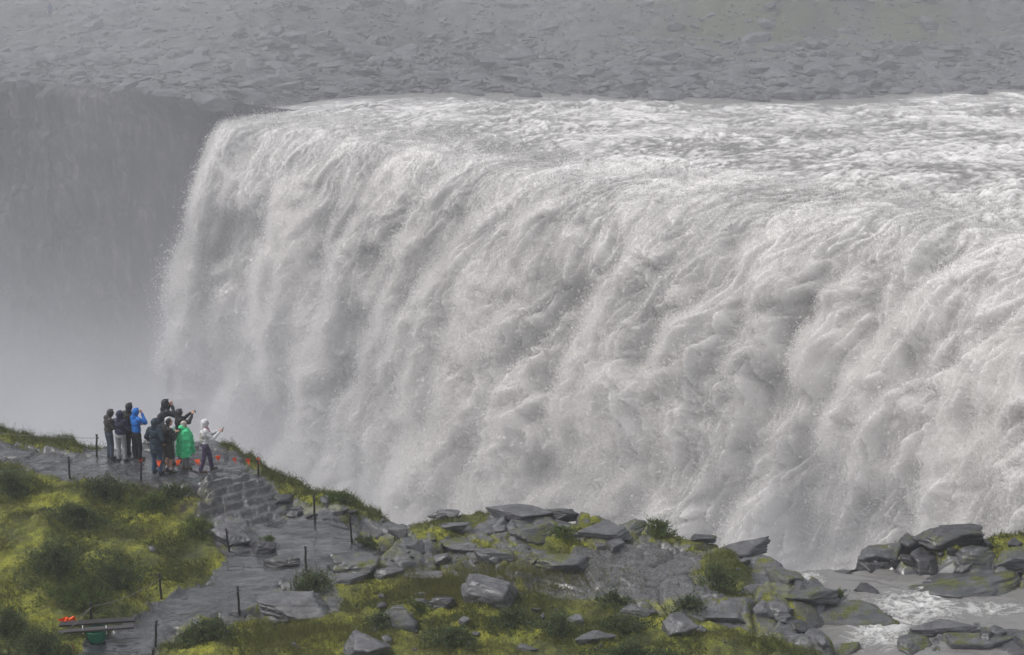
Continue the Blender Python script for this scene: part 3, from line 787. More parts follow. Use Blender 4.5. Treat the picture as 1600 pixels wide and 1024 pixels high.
# left, right, top, bottom in picture pixels; height share; kind; seed; label
ROCKS = [
 (670,724,792,814,.8,'p',3,'pale overhanging slab perched on the canyon edge beside mossy hummock'),
 (752,862,786,818,.6,'p',5,'long layered outcrop with a mossy top forming the highest part of the middle edge'),
 (856,906,789,817,.95,'d',12,'dark squarish boulder standing alone on the canyon edge'),
 (898,985,812,850,.5,'p',7,'smooth tilted slab leaning beside the dark squarish boulder'),
 (966,1030,808,832,.6,'m',9,'slab lying like a roof over a dark gap at the canyon edge'),
 (972,1008,826,846,.7,'d',10,'small stone wedged under the roof-like slab'),
 (1076,1118,835,850,.7,'d',14,'flat loose stone on the edge between grassy tuft and the big layered slab'),
 (1122,1204,837,874,.7,'p',15,'big layered slab with a split below it, behind the large bush'),
 (1152,1238,880,922,.6,'p',18,'broad pale block right of the large bush with moss in its crack'),
 (1188,1256,857,918,.8,'m',20,'rounded grey dome of rock dropping towards the side stream outlet'),
 (1340,1412,842,893,1.0,'d',16,'tall dark cube-like block with another wedge resting on it'),
 (1350,1432,820,858,.75,'m',23,'wedge-shaped boulder resting on top of the tall dark block'),
 (1272,1342,878,916,.6,'d',26,'dark flat-topped ledge left of the tall dark block'),
 (1442,1548,821,856,.7,'d',27,'wide flat-topped block on the edge above the stream'),
 (1414,1490,862,912,.85,'d',31,'dark pointed boulder at the head of the rapids'),
 (1448,1494,850,874,.7,'d',33,'small dark stone behind the dark pointed boulder, by a green tuft'),
 (1486,1578,855,892,.5,'m',35,'grey sloping slab with moss below the wide flat-topped block'),
 (1520,1562,842,866,.6,'d',37,'stone tucked at the right end of the wide flat-topped block'),
 (1496,1552,872,896,.7,'d',39,'dark hump in front of the grey sloping mossy slab'),
 (1426,1640,886,948,.5,'b',41,'long low rock lying across the stream, brown at its tip'),
 (1322,1386,909,936,.5,'d',43,'low dark rock parting the smooth water above the rapids'),
 (1218,1318,910,950,.45,'m',45,'low mossy rock on the left shore of the stream'),
 (1240,1406,936,1002,.4,'m',47,'largest smooth rock on the left shore, sloping into the rapids'),
 (1192,1238,938,974,.6,'p',49,'grey block half sunk in moss left of the stream'),
 (1228,1262,968,992,.7,'d',50,'fist-like dark stone on the moss beside the largest shore rock'),
 (1290,1350,1000,1040,.6,'m',52,'grey rock at the bottom edge where the rapids leave the picture'),
 (1388,1462,988,1040,.6,'m',54,'mossy-sided boulder standing in the stream below the rapids'),
 (1412,1460,975,1000,.6,'d',55,'dark boulder with a mossy cap just below the rapids'),
 (1424,1530,964,1004,.45,'p',56,'smooth slab with water sliding over it below the rapids'),
 (1478,1586,986,1030,.45,'m',58,'low slab rimmed with moss at the lower right of the stream'),
 (1492,1590,962,996,.45,'m',60,'grey rock behind the moss-rimmed slab in the stream'),
 (1572,1640,985,1020,.6,'m',61,'rock with a grass tuft at the right border of the stream'),
 (1560,1640,862,905,.5,'m',62,'mossy ledge at the right border above the long low rock'),
 (606,660,820,848,.6,'p',64,'grey block among moss just below the gap in the edge'),
 (672,735,812,834,.4,'p',65,'low slab behind moss under the perched pale slab'),
 (498,586,852,902,.55,'m',68,'big sloping boulder right of the short post in the bush'),
 (516,566,895,918,.6,'p',70,'boulder ringed by bright moss below the big sloping boulder'),
 (582,630,878,908,.5,'p',72,'stone enclosed by a loop of bright yellow moss'),
 (624,724,874,910,.6,'p',73,'wide smooth boulder above the brown sedge patch'),
 (652,710,857,882,.5,'p',75,'pale slab behind the wide smooth boulder'),
 (712,804,888,950,.45,'p',77,'large triangular slab tilting down to the right in the middle of the moss'),
 (668,714,928,954,.5,'d',79,'dark lump in the sedge left of the triangular slab'),
 (642,668,935,947,.6,'p',80,'little flat stone by the dark lump in the sedge'),
 (646,674,923,937,.6,'p',81,'little round stone above the dark lump in the sedge'),
 (402,520,918,974,.6,'p',83,'broad grey boulder between the path and the mossy turf'),
 (578,656,932,986,.6,'m',85,'brownish boulder hidden partly by a small bush'),
 (526,610,978,1040,.75,'p',88,'grey boulder with a ridged top at the bottom edge'),
 (390,428,838,868,.6,'d',90,'low rock sticking out into the path with a green tuft behind it'),
 (314,398,810,860,.8,'p',92,'large smooth boulder beside the path behind a post'),
 (229,253,850,868,.8,'p',94,'single grey stone lying in the bright moss'),
 (742,806,853,892,.4,'m',96,'mossy tilted slab at the left of the gravel clearing'),
 (966,1034,940,966,.5,'p',98,'grey slab on the lower rim of the gravel clearing'),
 (1028,1088,950,996,.5,'p',101,'fan-shaped slab with a dark notch in the lower moss'),
 (836,918,860,898,.35,'b',103,'brown earthy hump at the edge of the gravel clearing'),
 (1168,1214,940,968,.5,'p',105,'pale stone in the moss right of the gravel clearing'),
 (1106,1180,954,978,.35,'p',107,'flat rock strip in the moss below the large bush'),
 (796,838,1003,1020,.4,'p',109,'flat stone near the bottom edge between two bushes'),
 (796,880,812,852,.4,'m',111,'mossy stepped slab below the long layered outcrop'),
 (412,476,862,890,.4,'d',113,'low dark rock in the middle of the path before the short post'),
 (422,454,771,794,.7,'d',115,'dark stone at the right side of the rock steps'),
 (512,540,797,812,.5,'d',117,'thin flat stones lying by the post at the mossy bank'),
 (1585,1640,905,940,.5,'m',119,'grey mossy rock at the far right beside calm water'),
 (880,960,985,1012,.3,'p',121,'nearly buried slab at the bottom between bushes'),
 (690,770,840,866,.4,'m',123,'cracked slab with moss seams below the edge outcrop'),
]
def near_rocks():
    for l, r, t, b, hs, kind, seed, label in ROCKS:
        x, y, z = on_ground((l + r) / 2, b - 2)
        m = math.hypot(y, z) / FPX
        w = (r - l) * m; app = (b - t) * m
        depth = min(w * .85, max(.5 * w, app * 1.2))
        h = max(.16, (app - .30 * depth) / .95)
        p, f = rock_shape(seed * 7 + 1, 5 if w > .7 else 4, 10, 55, .8, .07, .06)
        rr = np.random.RandomState(seed)
        p = p @ rot_z(rr.uniform(-.5, .5) + (math.pi if seed % 3 == 0 else 0)).T
        p = p / np.abs(p).max(0)
        zmax = p[:, 2].max()
        k = 1.2 if (l > 1260 and b < 915) else .84
        w *= 1.14; depth *= 1.14; h *= k
        q = p * np.array([w / 2, depth / 2, h / (zmax + .45)]) @ rot_y(rr.uniform(-.10, .10)).T
        o = mesh_np('boulder' if w > .8 else 'stone', q, f, {'p': M_PALE, 'm': M_ROCKM, 'd': M_DARK, 'b': M_ROCKM}[kind])
        yc = y + depth * .42
        base = min(z, float(ground_z(x, min(yc, 58)))) if b > 870 else z
        o.location = (x, yc, base + .36 * h / (zmax + .45))
        tag(o, label, 'rock')
near_rocks()

def loose_stones():
    rng = np.random.RandomState(41)
    zones = [  # polygon in the picture, how many, size range in metres, label
     ([(590,815),(700,808),(860,812),(1000,830),(1080,850),(1000,860),(880,870),(760,900),(620,900),(560,870)], 26, (.10,.45), 'loose grey stone on the rock ledges along the middle of the canyon edge'),
     ([(1140,870),(1230,900),(1300,930),(1400,1000),(1300,1020),(1180,960)], 26, (.10,.42), 'loose grey stone on the left shore of the side stream'),
     ([(1300,890),(1420,850),(1590,845),(1598,900),(1500,890),(1400,900)], 16, (.14,.5), 'loose dark stone between the big blocks above the side stream'),
     ([(1400,990),(1598,965),(1598,1022),(1400,1022)], 16, (.14,.5), 'loose wet stone in the lower right corner below the rapids'),
     ([(420,900),(640,900),(1150,965),(1250,1020),(420,1020)], 34, (.08,.34), 'small grey stone showing through the moss along the bottom'),
     ([(410,760),(480,780),(560,800),(540,815),(440,810),(400,790)], 14, (.08,.32), 'small stone at the foot of the grassy rim by the rock steps'),
    ]
    shapes = [rock_shape(400 + k, 4, 9, 50, .7, .06, .06) for k in range(10)]
    for poly, n, (s0, s1), label in zones:
        P = np.array(poly, float); lo, hi = P.min(0), P.max(0)
        k = 0
        while k < n:
            px, py = rng.uniform(lo[0], hi[0]), rng.uniform(lo[1], hi[1])
            if not in_poly(np.array([px]), np.array([py]), poly)[0]: continue
            k += 1
            x, y, z = on_ground(px, py)
            s = s0 + (s1 - s0) * rng.rand() ** 2.2
            p, f = shapes[rng.randint(10)]
            q = p * np.array([s, s * rng.uniform(.6, .9), s * rng.uniform(.35, .7)]) @ rot_x(rng.uniform(-.3, .3)).T @ rot_z(rng.rand() * 6.28).T
            o = mesh_np('stone', q, f, (M_ROCK, M_PALE, M_DARK, M_ROCKM)[rng.choice(4, p=[.35, .25, .2, .2]) if 'dark' not in label else 2])
            o.location = (x, y, z + s * .08)
            tag(o, label, 'rock', 'stones: ' + label)
loose_stones()
# ================================================================ vegetation
def leaf_material(name, lo, mid, hi, scale=2.0):
    t = NT(name, .55, .3)
    p = t.pos()
    a = t.noise(p, scale, 4, .6); b = t.attr('tone')
    t.col(t.ramp(t.math('ADD', t.math('MULTIPLY', a, .5), t.math('MULTIPLY', b, .5)), [(.25, lo), (.5, mid), (.8, hi)]))
    tl = t.n('ShaderNodeBsdfTranslucent'); tl.inputs[0].default_value = (*hi, 1)
    mx = t.n('ShaderNodeMixShader'); mx.inputs[0].default_value = .25
    t.l(t.b.outputs[0], mx.inputs[1]); t.l(tl.outputs[0], mx.inputs[2]); t.l(mx.outputs[0], t.out.inputs['Surface'])
    return t.m
M_WILLOW = leaf_material('willow_leaves', (.022, .034, .013), (.058, .083, .03), (.14, .18, .065))
M_BRIGHT = leaf_material('fresh_leaves', (.022, .038, .010), (.07, .11, .022), (.16, .21, .05))
M_SEDGE = leaf_material('sedge_blades', (.05, .055, .016), (.12, .125, .03), (.22, .21, .06), 1.2)
M_COVER = leaf_material('low_plants', (.022, .032, .011), (.065, .085, .02), (.17, .19, .035), .8)
M_TWIG = plain('twig_bark', (.05, .038, .028))

def leaves(pos, dirn, length, width, rng):
    """one folded leaf (two triangles as a quad) at each position, growing along dirn"""
    n = len(pos)
    d = dirn / np.linalg.norm(dirn, axis=1)[:, None]
    s = np.cross(d, rng.randn(n, 3)); s /= np.linalg.norm(s, axis=1)[:, None] + 1e-9
    up = np.cross(s, d)
    L = length[:, None]; Wd = width[:, None]
    v = np.stack([pos, pos + d * L * .5 + s * Wd + up * Wd * .3, pos + d * L, pos + d * L * .5 - s * Wd + up * Wd * .3], 1).reshape(-1, 3)
    return v, np.arange(4 * n, dtype=np.int32).reshape(-1, 4)

def shoots(base, direction, height, per, leaf, rng):
    """leafy shoots: returns leaf verts/faces and the line of each shoot"""
    n = len(base)
    t = (np.arange(per)[None, :] + rng.rand(n, per)) / per
    bend = rng.randn(n, 3) * .25; bend[:, 2] = -abs(bend[:, 2]) * .4
    tip = direction * height[:, None]
    P = base[:, None, :] + tip[:, None, :] * t[..., None] + (bend * height[:, None])[:, None, :] * (t ** 2)[..., None]
    out = rng.randn(n, per, 3); out[..., 2] = out[..., 2] * .5 + .55
    out = out + direction[:, None, :] * .6
    sz = leaf * (.6 + .8 * rng.rand(n, per)) * (1 - .35 * t)
    v, f = leaves(P.reshape(-1, 3), out.reshape(-1, 3), sz.ravel(), sz.ravel() * .24, rng)
    return v, f, base, base + tip + bend * height[:, None]

def twigs(a, b, r):
    n = len(a)
    d = b - a; s = np.cross(d, [0.3, 1, .2]); s /= np.linalg.norm(s, axis=1)[:, None] + 1e-9; q = np.cross(d, s); q /= np.linalg.norm(q, axis=1)[:, None] + 1e-9
    vs = []
    for k in range(3):
        c, sn = math.cos(k * 2.094), math.sin(k * 2.094)
        vs.append(a + (s * c + q * sn) * r)
    for k in range(3):
        c, sn = math.cos(k * 2.094), math.sin(k * 2.094)
        vs.append(b + (s * c + q * sn) * r * .4)
    v = np.stack(vs, 1).reshape(-1, 3)
    o = np.arange(n)[:, None] * 6
    f = np.concatenate([o + np.array([[k, (k + 1) % 3, 3 + (k + 1) % 3, 3 + k]]) for k in range(3)])
    return v, f

# left, right, top, base in picture pixels; kind; label
SHRUBS = [
 (20,132,843,925,'w','largest dark round bush in the green hollow at the left'),
 (-30,48,728,790,'w','dark bush below the platform at the left border'),
 (60,178,792,835,'w','low dark willow spreading across the middle of the green slope'),
 (115,232,868,935,'w','loose dark bush touching the right side of the largest dark bush'),
 (60,170,905,965,'b','lighter green leafy bush behind the plank table'),
 (120,205,748,790,'w','low willow just under the cracked stone platform'),
 (200,265,765,805,'b','fresh green bush under the platform above the bright moss hollow'),
 (245,300,752,792,'w','scraggly bush against the dark earth bank under the platform'),
 (275,335,800,848,'b','yellowish green bush left of the large smooth boulder'),
 (-30,40,930,1010,'w','bush at the left border behind the short leaning stake'),
 (0,110,985,1050,'w','bush at the bottom left corner'),
 (262,372,962,1012,'w','row of upright willow shoots on the turf right of the path'),
 (448,520,880,936,'w','bushy willow hiding the foot of the short post'),
 (552,594,836,862,'w','small bush at the foot of the leaning tall post'),
 (404,432,838,858,'b','little green tuft behind the low rock in the path'),
 (568,618,942,990,'w','small round bush before the brownish boulder'),
 (1088,1165,850,930,'w','large upright bush at the right rim of the gravel clearing'),
 (922,1004,922,955,'w','low wide bush on the lower rim of the gravel clearing'),
 (838,905,945,1005,'w','tall willow clump in the lower middle moss'),
 (932,1025,960,1000,'w','spreading bush left of the fan-shaped slab'),
 (1000,1068,812,848,'b','ragged bush on the canyon edge right of the roof-like slab'),
 (852,905,822,852,'b','bush below the dark squarish boulder on the edge'),
 (660,748,970,1020,'w','wide bush on the turf right of the ridged boulder'),
 (760,835,948,992,'w','bush between the triangular slab and the willow clump'),
 (900,1090,1000,1050,'w','long low bush along the bottom edge in the middle'),
 (1430,1456,856,874,'g','vivid green tuft between dark stones above the stream'),
 (1040,1110,932,962,'w','thin twiggy bush along the lower right of the clearing'),
 (640,672,944,966,'b','small fresh tuft left of the wide bush on the turf'),
 (500,560,760,792,'b','bush on the grassy rim behind the tall straight post'),
 (1600,1650,815,850,'b','bush on the edge at the right border'),
 (1305,1322,920,938,'b','little plant at the tip of the low mossy shore rock'),
 (118,165,655,692,'b','bush on the rim by the chain post left of the people'),
 (225,250,675,700,'w','small bush on the rim between the two groups of people'),
]
def shrubs():
    for k, (l, r, t, b, kind, label) in enumerate(SHRUBS):
        rng = np.random.RandomState(300 + k)
        x, y, z = on_ground((l + r) / 2, b - 3)
        m = math.hypot(y, z) / FPX
        w = (r - l) * m / 2; h = max(.15, (b - t) * m * .62)
        dep = min(w, h * 1.3)
        n = int(np.clip(260 * w * dep * 3.2 + 60, 40, 900))
        a = rng.rand(n) * 6.283; q = np.minimum(np.abs(rng.randn(n)) * .55, 1.25)
        lump = .72 + .75 * perlin(np.cos(a) * q * 2.4 + k * 3.7, np.sin(a) * q * 2.4, 120) + .3 * perlin(np.cos(a) * q * 6 + k * 3.7, np.sin(a) * q * 6, 121)
        bx, by = np.cos(a) * q * w * .95, np.sin(a) * q * dep * .95
        gz = ground_z(x + bx, np.minimum(y + dep * .7 + by, 59)) - z
        gz = np.maximum(gz, -.3)
        # shoots begin inside the dome so that the crown is filled, not hollow
        dome = h * np.sqrt(np.clip(1 - q ** 2 * .75, .06, 1)) * lump
        st = rng.rand(n) ** .6 * .75
        base = np.stack([bx * .9, by * .9, gz + dome * st * .8], 1)
        di = np.stack([np.cos(a) * q * .55, np.sin(a) * q * .55, np.full(n, 1.0)], 1) + rng.randn(n, 3) * .22
        di /= np.linalg.norm(di, axis=1)[:, None]
        hh = np.maximum(dome * (1 - st * .8), .10) * rng.uniform(.6, 1.45, n)
        v, f, p0, p1 = shoots(base, di, hh, 9, .075 if kind == 'w' else .065, rng)
        root = empty('willow_shrub', (x, y + dep * .7, z))
        tag(root, label, 'shrub', 'low shrubs on the near bank')
        mesh_np('foliage', v, f, {'w': M_WILLOW, 'b': M_BRIGHT, 'g': M_BRIGHT}[kind], root, shade=False, attrs={'tone': np.repeat(rng.rand(len(v) // 4), 4)})
        s = rng.choice(n, min(n, 60), False)
        root0 = p0[s] * np.array([.6, .6, 0]) + np.array([0, 0, -.05]) + np.stack([0 * s, 0 * s, gz[s]], 1)
        v, f = twigs(root0, p1[s] * .9 + root0 * .1, .006)
        mesh_np('branches', v, f, M_TWIG, root, shade=False)
shrubs()

def ground_cover():
    rng = np.random.RandomState(77)
    px, py = project(TX, TY, GZ)
    seen = (px > -60) & (px < 1660) & (py < 1070)
    # low leafy plants, in drifts
    drift = np.clip(perlin(TX / 1.6, TY / 1.6, 130) * 1.5 + .5 * perlin(TX / .5, TY / .5, 131) + .12, 0, 1)
    rim = np.exp(-(np.minimum(OVER + .15, 0) / 1.0) ** 2) * (px < 620) 
    cleft = np.clip(perlin(TX / .9, TY / .7, 133) * 2 - .9, 0, 1) * (px > 560) * (PATHM < .1) * (GZ > -20.5) * .5
    w = (GREEN * (drift + 1.3 * rim) + cleft) * seen * (OVER < .1)
    w = w.ravel() / w.sum()
    idx = rng.choice(len(w), 21000, p=w)
    base = np.stack([TX.ravel()[idx], TY.ravel()[idx], GZ.ravel()[idx] - .02], 1) + np.concatenate([rng.uniform(-.025, .025, (len(idx), 2)), np.zeros((len(idx), 1))], 1)
    di = rng.randn(len(idx), 3) * .35; di[:, 2] = 1; di /= np.linalg.norm(di, axis=1)[:, None]
    hh = (.05 + .11 * rng.rand(len(idx)) + .16 * rng.rand(len(idx)) ** 5) * (1 + 1.1 * rim.ravel()[idx] * rng.rand(len(idx)))
    v, f, _, _ = shoots(base, di, hh, 8, .05, rng)
    o = mesh_np('ground_cover', v, f, M_COVER, shade=False, attrs={'tone': np.repeat(rng.rand(len(v) // 4), 4)}); tag(o, 'low leafy plants spread over the mossy ground and the rim', 'plants', kind='stuff')
    # grass and sedge blades
    w = GREEN * np.clip(.25 + perlin(TX / 1.1, TY / 1.1, 132) * 1.4, .02, 1) * seen * (OVER < .05)
    sedge = np.exp(-((px - 690) / 90) ** 2 - ((py - 925) / 18) ** 2) + np.exp(-((px - 790) / 120) ** 2 - ((py - 905) / 25) ** 2) + .8 * np.exp(-((px - 480) / 120) ** 2 - ((py - 995) / 22) ** 2)
    w = w + sedge * 1.5 * seen
    w = w.ravel() / w.sum()
    idx = rng.choice(len(w), 90000, p=w); n = len(idx)
    base = np.stack([TX.ravel()[idx], TY.ravel()[idx], GZ.ravel()[idx] - .01], 1) + np.concatenate([rng.uniform(-.03, .03, (n, 2)), np.zeros((n, 1))], 1)
    di = rng.randn(n, 3) * .3; di[:, 2] = 1
    hh = (.05 + .13 * rng.rand(n)) * (1 + .8 * np.minimum(sedge.ravel()[idx], 1))
    sd = rng.randn(n, 3); sd[:, 2] = 0; sd /= np.linalg.norm(sd, axis=1)[:, None]
    wd = (.004 + .004 * rng.rand(n))[:, None]
    tri = np.stack([base - sd * wd, base + sd * wd, base + di * hh[:, None]], 1).reshape(-1, 3)
    o = mesh_np('grass', tri, np.arange(3 * n, dtype=np.int32).reshape(-1, 3), M_SEDGE, shade=False, attrs={'tone': np.repeat(rng.rand(n), 3)}); tag(o, 'thin grass and sedge growing between the moss', 'grass', kind='stuff')
ground_cover()
# ================================================================ posts, ropes, flags, plank table
def tube(points, radius, sides=8, caps=True):
    P = np.asarray(points, float); n = len(P)
    R = np.broadcast_to(np.asarray(radius, float), (n,))
    T = np.gradient(P, axis=0); T /= np.linalg.norm(T, axis=1)[:, None] + 1e-12
    ref = np.array([0, 0, 1.0]) if abs(T[:, 2]).mean() < .9 else np.array([1.0, 0, 0])
    A = np.cross(T, ref); A /= np.linalg.norm(A, axis=1)[:, None] + 1e-12; B = np.cross(T, A)
    a = np.arange(sides) * 2 * np.pi / sides
    v = (P[:, None] + R[:, None, None] * (np.cos(a)[None, :, None] * A[:, None] + np.sin(a)[None, :, None] * B[:, None])).reshape(-1, 3)
    i = np.arange(n * sides).reshape(n, sides); j = np.roll(i, -1, 1)
    f = [np.stack([i[:-1], j[:-1], j[1:], i[1:]], -1).reshape(-1, 4)]
    if caps: f += [i[:1, ::-1], i[-1:]]
    return v, f

def join(parts):
    vs, by = [], {}
    off = 0
    for v, fl in parts:
        for f in (fl if isinstance(fl, list) else [fl]):
            f = np.asarray(f); by.setdefault(f.shape[1], []).append(f + off)
        vs.append(v); off += len(v)
    return np.concatenate(vs), [np.concatenate(x) for x in by.values()]

def box(size, at=(0, 0, 0), bev=.004):
    """a box with its edges taken off"""
    sx, sy, sz = [s / 2 for s in size]; b = min(bev, sx * .4, sy * .4, sz * .4)
    bm = bmesh.new(); bmesh.ops.create_cube(bm, size=1)
    for v in bm.verts: v.co = Vector((v.co.x * 2 * sx, v.co.y * 2 * sy, v.co.z * 2 * sz))
    bmesh.ops.bevel(bm, geom=bm.edges[:], offset=b, segments=2, affect='EDGES')
    bm.verts.ensure_lookup_table(); bm.verts.index_update()
    v = np.array([q.co[:] for q in bm.verts]) + np.array(at)
    by = {}
    for q in bm.faces: by.setdefault(len(q.verts), []).append([w.index for w in q.verts])
    bm.free()
    return v, [np.array(x) for x in by.values()]

M_POST = plain('weathered_iron_post', (.022, .019, .018), .6, .35, 25)
M_ROPE = plain('grey_rope', (.16, .155, .15), .8, .2, 40)
M_FLAG = plain('orange_pennant_cloth', (.95, .11, .02), .6, .06, 18)
M_PLANK = plain('wet_old_wood', (.026, .023, .022), .45, .4, 12)
M_PLANK2 = plain('grey_wet_wood', (.05, .046, .045), .45, .35, 12)
M_TUB = plain('green_plastic', (.008, .15, .08), .4, .15, 8)
M_WHITE = plain('white_metal', (.7, .7, .68), .4, .1, 10)
M_RUST = plain('rusty_iron', (.16, .05, .02), .8, .4, 20)

# picture x of the foot, top, foot, x of the top, label
POSTS = {
 'a': (151, 680, 714, 151, 'thin dark post on the rim, left of the left group of people'),
 'b': (109, 715, 749, 107, 'dark post at the front edge of the platform, second from the left'),
 'c': (220, 722, 753, 221, 'dark post in front of the left group carrying the first orange pennant'),
 'd': (404, 720, 747, 403, 'post in the rim plants carrying the last orange pennant'),
 'e': (492, 775, 819, 490, 'upright post with a knob, standing in the wet path by the grassy rim'),
 'f': (550, 806, 851, 546, 'tall post leaning slightly left at the right end of the path'),
 'g': (358, 827, 863, 353, 'leaning post before the large smooth boulder at the path side'),
 'h': (478, 855, 893, 477, 'short post standing in the bushy willow'),
 'i': (252, 897, 937, 249, 'post on the green left shore of the path near the plank table'),
 'j': (374, 917, 959, 371, 'post in the turf on the right shore of the path'),
 'k': (143, 943, 976, 141, 'post rising behind the plank table and green tub'),
 'l': (243, 971, 1012, 244, 'post beside the willow shoots at the lower end of the path'),
 'm': (79, 993, 1010, 80, 'short leaning stake in the grass at the bottom left'),
 'n': (238, 1015, 1045, 239, 'stake cut off by the bottom edge of the picture beside the path'),
}
TOPS = {}
def posts():
    for k, (fx, top, foot, txp, label) in POSTS.items():
        x, y, z = on_ground(fx, foot - 1)
        rx, rz = ray(txp, top)
        ztop = y * rz; xt = y * rx
        h = ztop - z
        n = 9
        s = np.linspace(-.15, 1, n)
        P = np.stack([x + (xt - x) * s, np.full(n, y), z + h * s], 1)
        P[:, 0] += .006 * np.sin(s * 9 + fx)
        root = empty('rope_post', (x, y, z)); tag(root, label, 'post', 'rope posts along the footpath')
        v, f = tube(P - np.array([x, y, z]), .036 * (1 - .12 * np.maximum(s, 0)), 9); mesh_np('shaft', v, f, M_POST, root)
        v, f = tube([(xt - x, 0, h - .015), (xt - x, 0, h + .012), (xt - x, 0, h + .028)], [.044, .044, .02], 9); mesh_np('cap', v, f, M_POST, root, shade=False)
        ey = h * .86; ex = (xt - x) * .86
        a = np.linspace(0, 2 * np.pi, 13)
        v, f = tube(np.stack([ex + .05 + .028 * np.cos(a), 0 * a, ey + .028 * np.sin(a)], 1), .007, 5, False); mesh_np('eyelet', v, f, M_POST, root)
        TOPS[k] = np.array([x + (xt - x) * .86 + .05, y, z + h * .86])
posts()

def sag(a, b, drop, n=24):
    s = np.linspace(0, 1, n)[:, None]
    P = a + (b - a) * s; P[:, 2] -= (drop * 4 * s * (1 - s))[:, 0]
    return P

def ropes():
    def far(px, py, y): rx, rz = ray(px, py); return np.array([rx * y, y, rz * y])
    spans = [
     (TOPS['j'], TOPS['l'], .10, 'thin rope hanging low over the path between two right shore posts'),
     (TOPS['i'], TOPS['k'], .16, 'thin rope from the plank table post along the green shore'),
     (TOPS['a'], far(-60, 668, TOPS['a'][1] + .6), .12, 'thin chain running along the left rim to the picture border'),
     (TOPS['g'], far(348, 772, TOPS['g'][1] + 2.0), .02, 'pale taut cord rising from the leaning post to the rock steps'),
     (TOPS['b'], far(-60, 740, TOPS['b'][1]), .10, 'thin rope leaving the second post towards the left border'),
     (TOPS['k'], TOPS['m'] + np.array([0, 0, -.05]), .10, 'slack cord between the plank table post and the leaning stake'),
    ]
    for a, b, d, label in spans:
        v, f = tube(sag(a, b, d), .009 if 'pale' not in label else .010, 5)
        o = mesh_np('rope', v - a, f, M_ROPE); o.location = a; tag(o, label, 'rope', 'ropes between posts')

    # pennant line between the posts c and d
    fl = [(220.7, 722), (248, 724), (278.7, 723), (308, 722), (340, 716), (365, 719), (387, 721), (403, 720)]
    y0, y1 = TOPS['c'][1], TOPS['d'][1]
    root = empty('pennant_line', TOPS['c']); tag(root, 'string of orange pennants stretched before the people on the platform', 'pennant string')
    pts = []
    for k, (px, py) in enumerate(fl):
        y = y0 + (y1 - y0) * (px - 220) / 183.0
        rx, rz = ray(px, py - 4); pts.append(np.array([rx * y, y, rz * y]))
    P = np.concatenate([np.linspace(pts[i], pts[i + 1], 6)[:-1] for i in range(len(pts) - 1)] + [pts[-1][None]])
    v, f = tube(P - TOPS['c'], .0035, 5); mesh_np('cord', v, f, M_ROPE, root)
    rr = np.random.RandomState(4)
    for k, p in enumerate(pts):
        n = 7
        w = .20 * (1 if k < 7 else .6); h = .24
        g = []
        yaw = (.95, .15, .3, .2, .35, .9, .6, .2)[k]
        lean = (0, .0, -.05, .02, .03, .10, .05, .03)[k]
        for i in range(n):
            for j in range(n):
                s = j / (n - 1); q = i / (n - 1)
                wx = (s - .5) * w * (1 - q) ; bow = .018 * math.sin(s * 5 + k * 2) * q + .03 * math.sin(q * 4 + k)
                g.append((wx * math.cos(yaw) + lean * q - bow * math.sin(yaw), wx * math.sin(yaw) + bow, -q * h))
        top = np.array(g); back = top + np.array([0, .004, 0])
        F = grid_faces(n, n)
        mesh_np('pennant', np.concatenate([top, back]) + p - TOPS['c'], np.concatenate([F, F[:, ::-1] + n * n]), M_FLAG, root)
ropes()

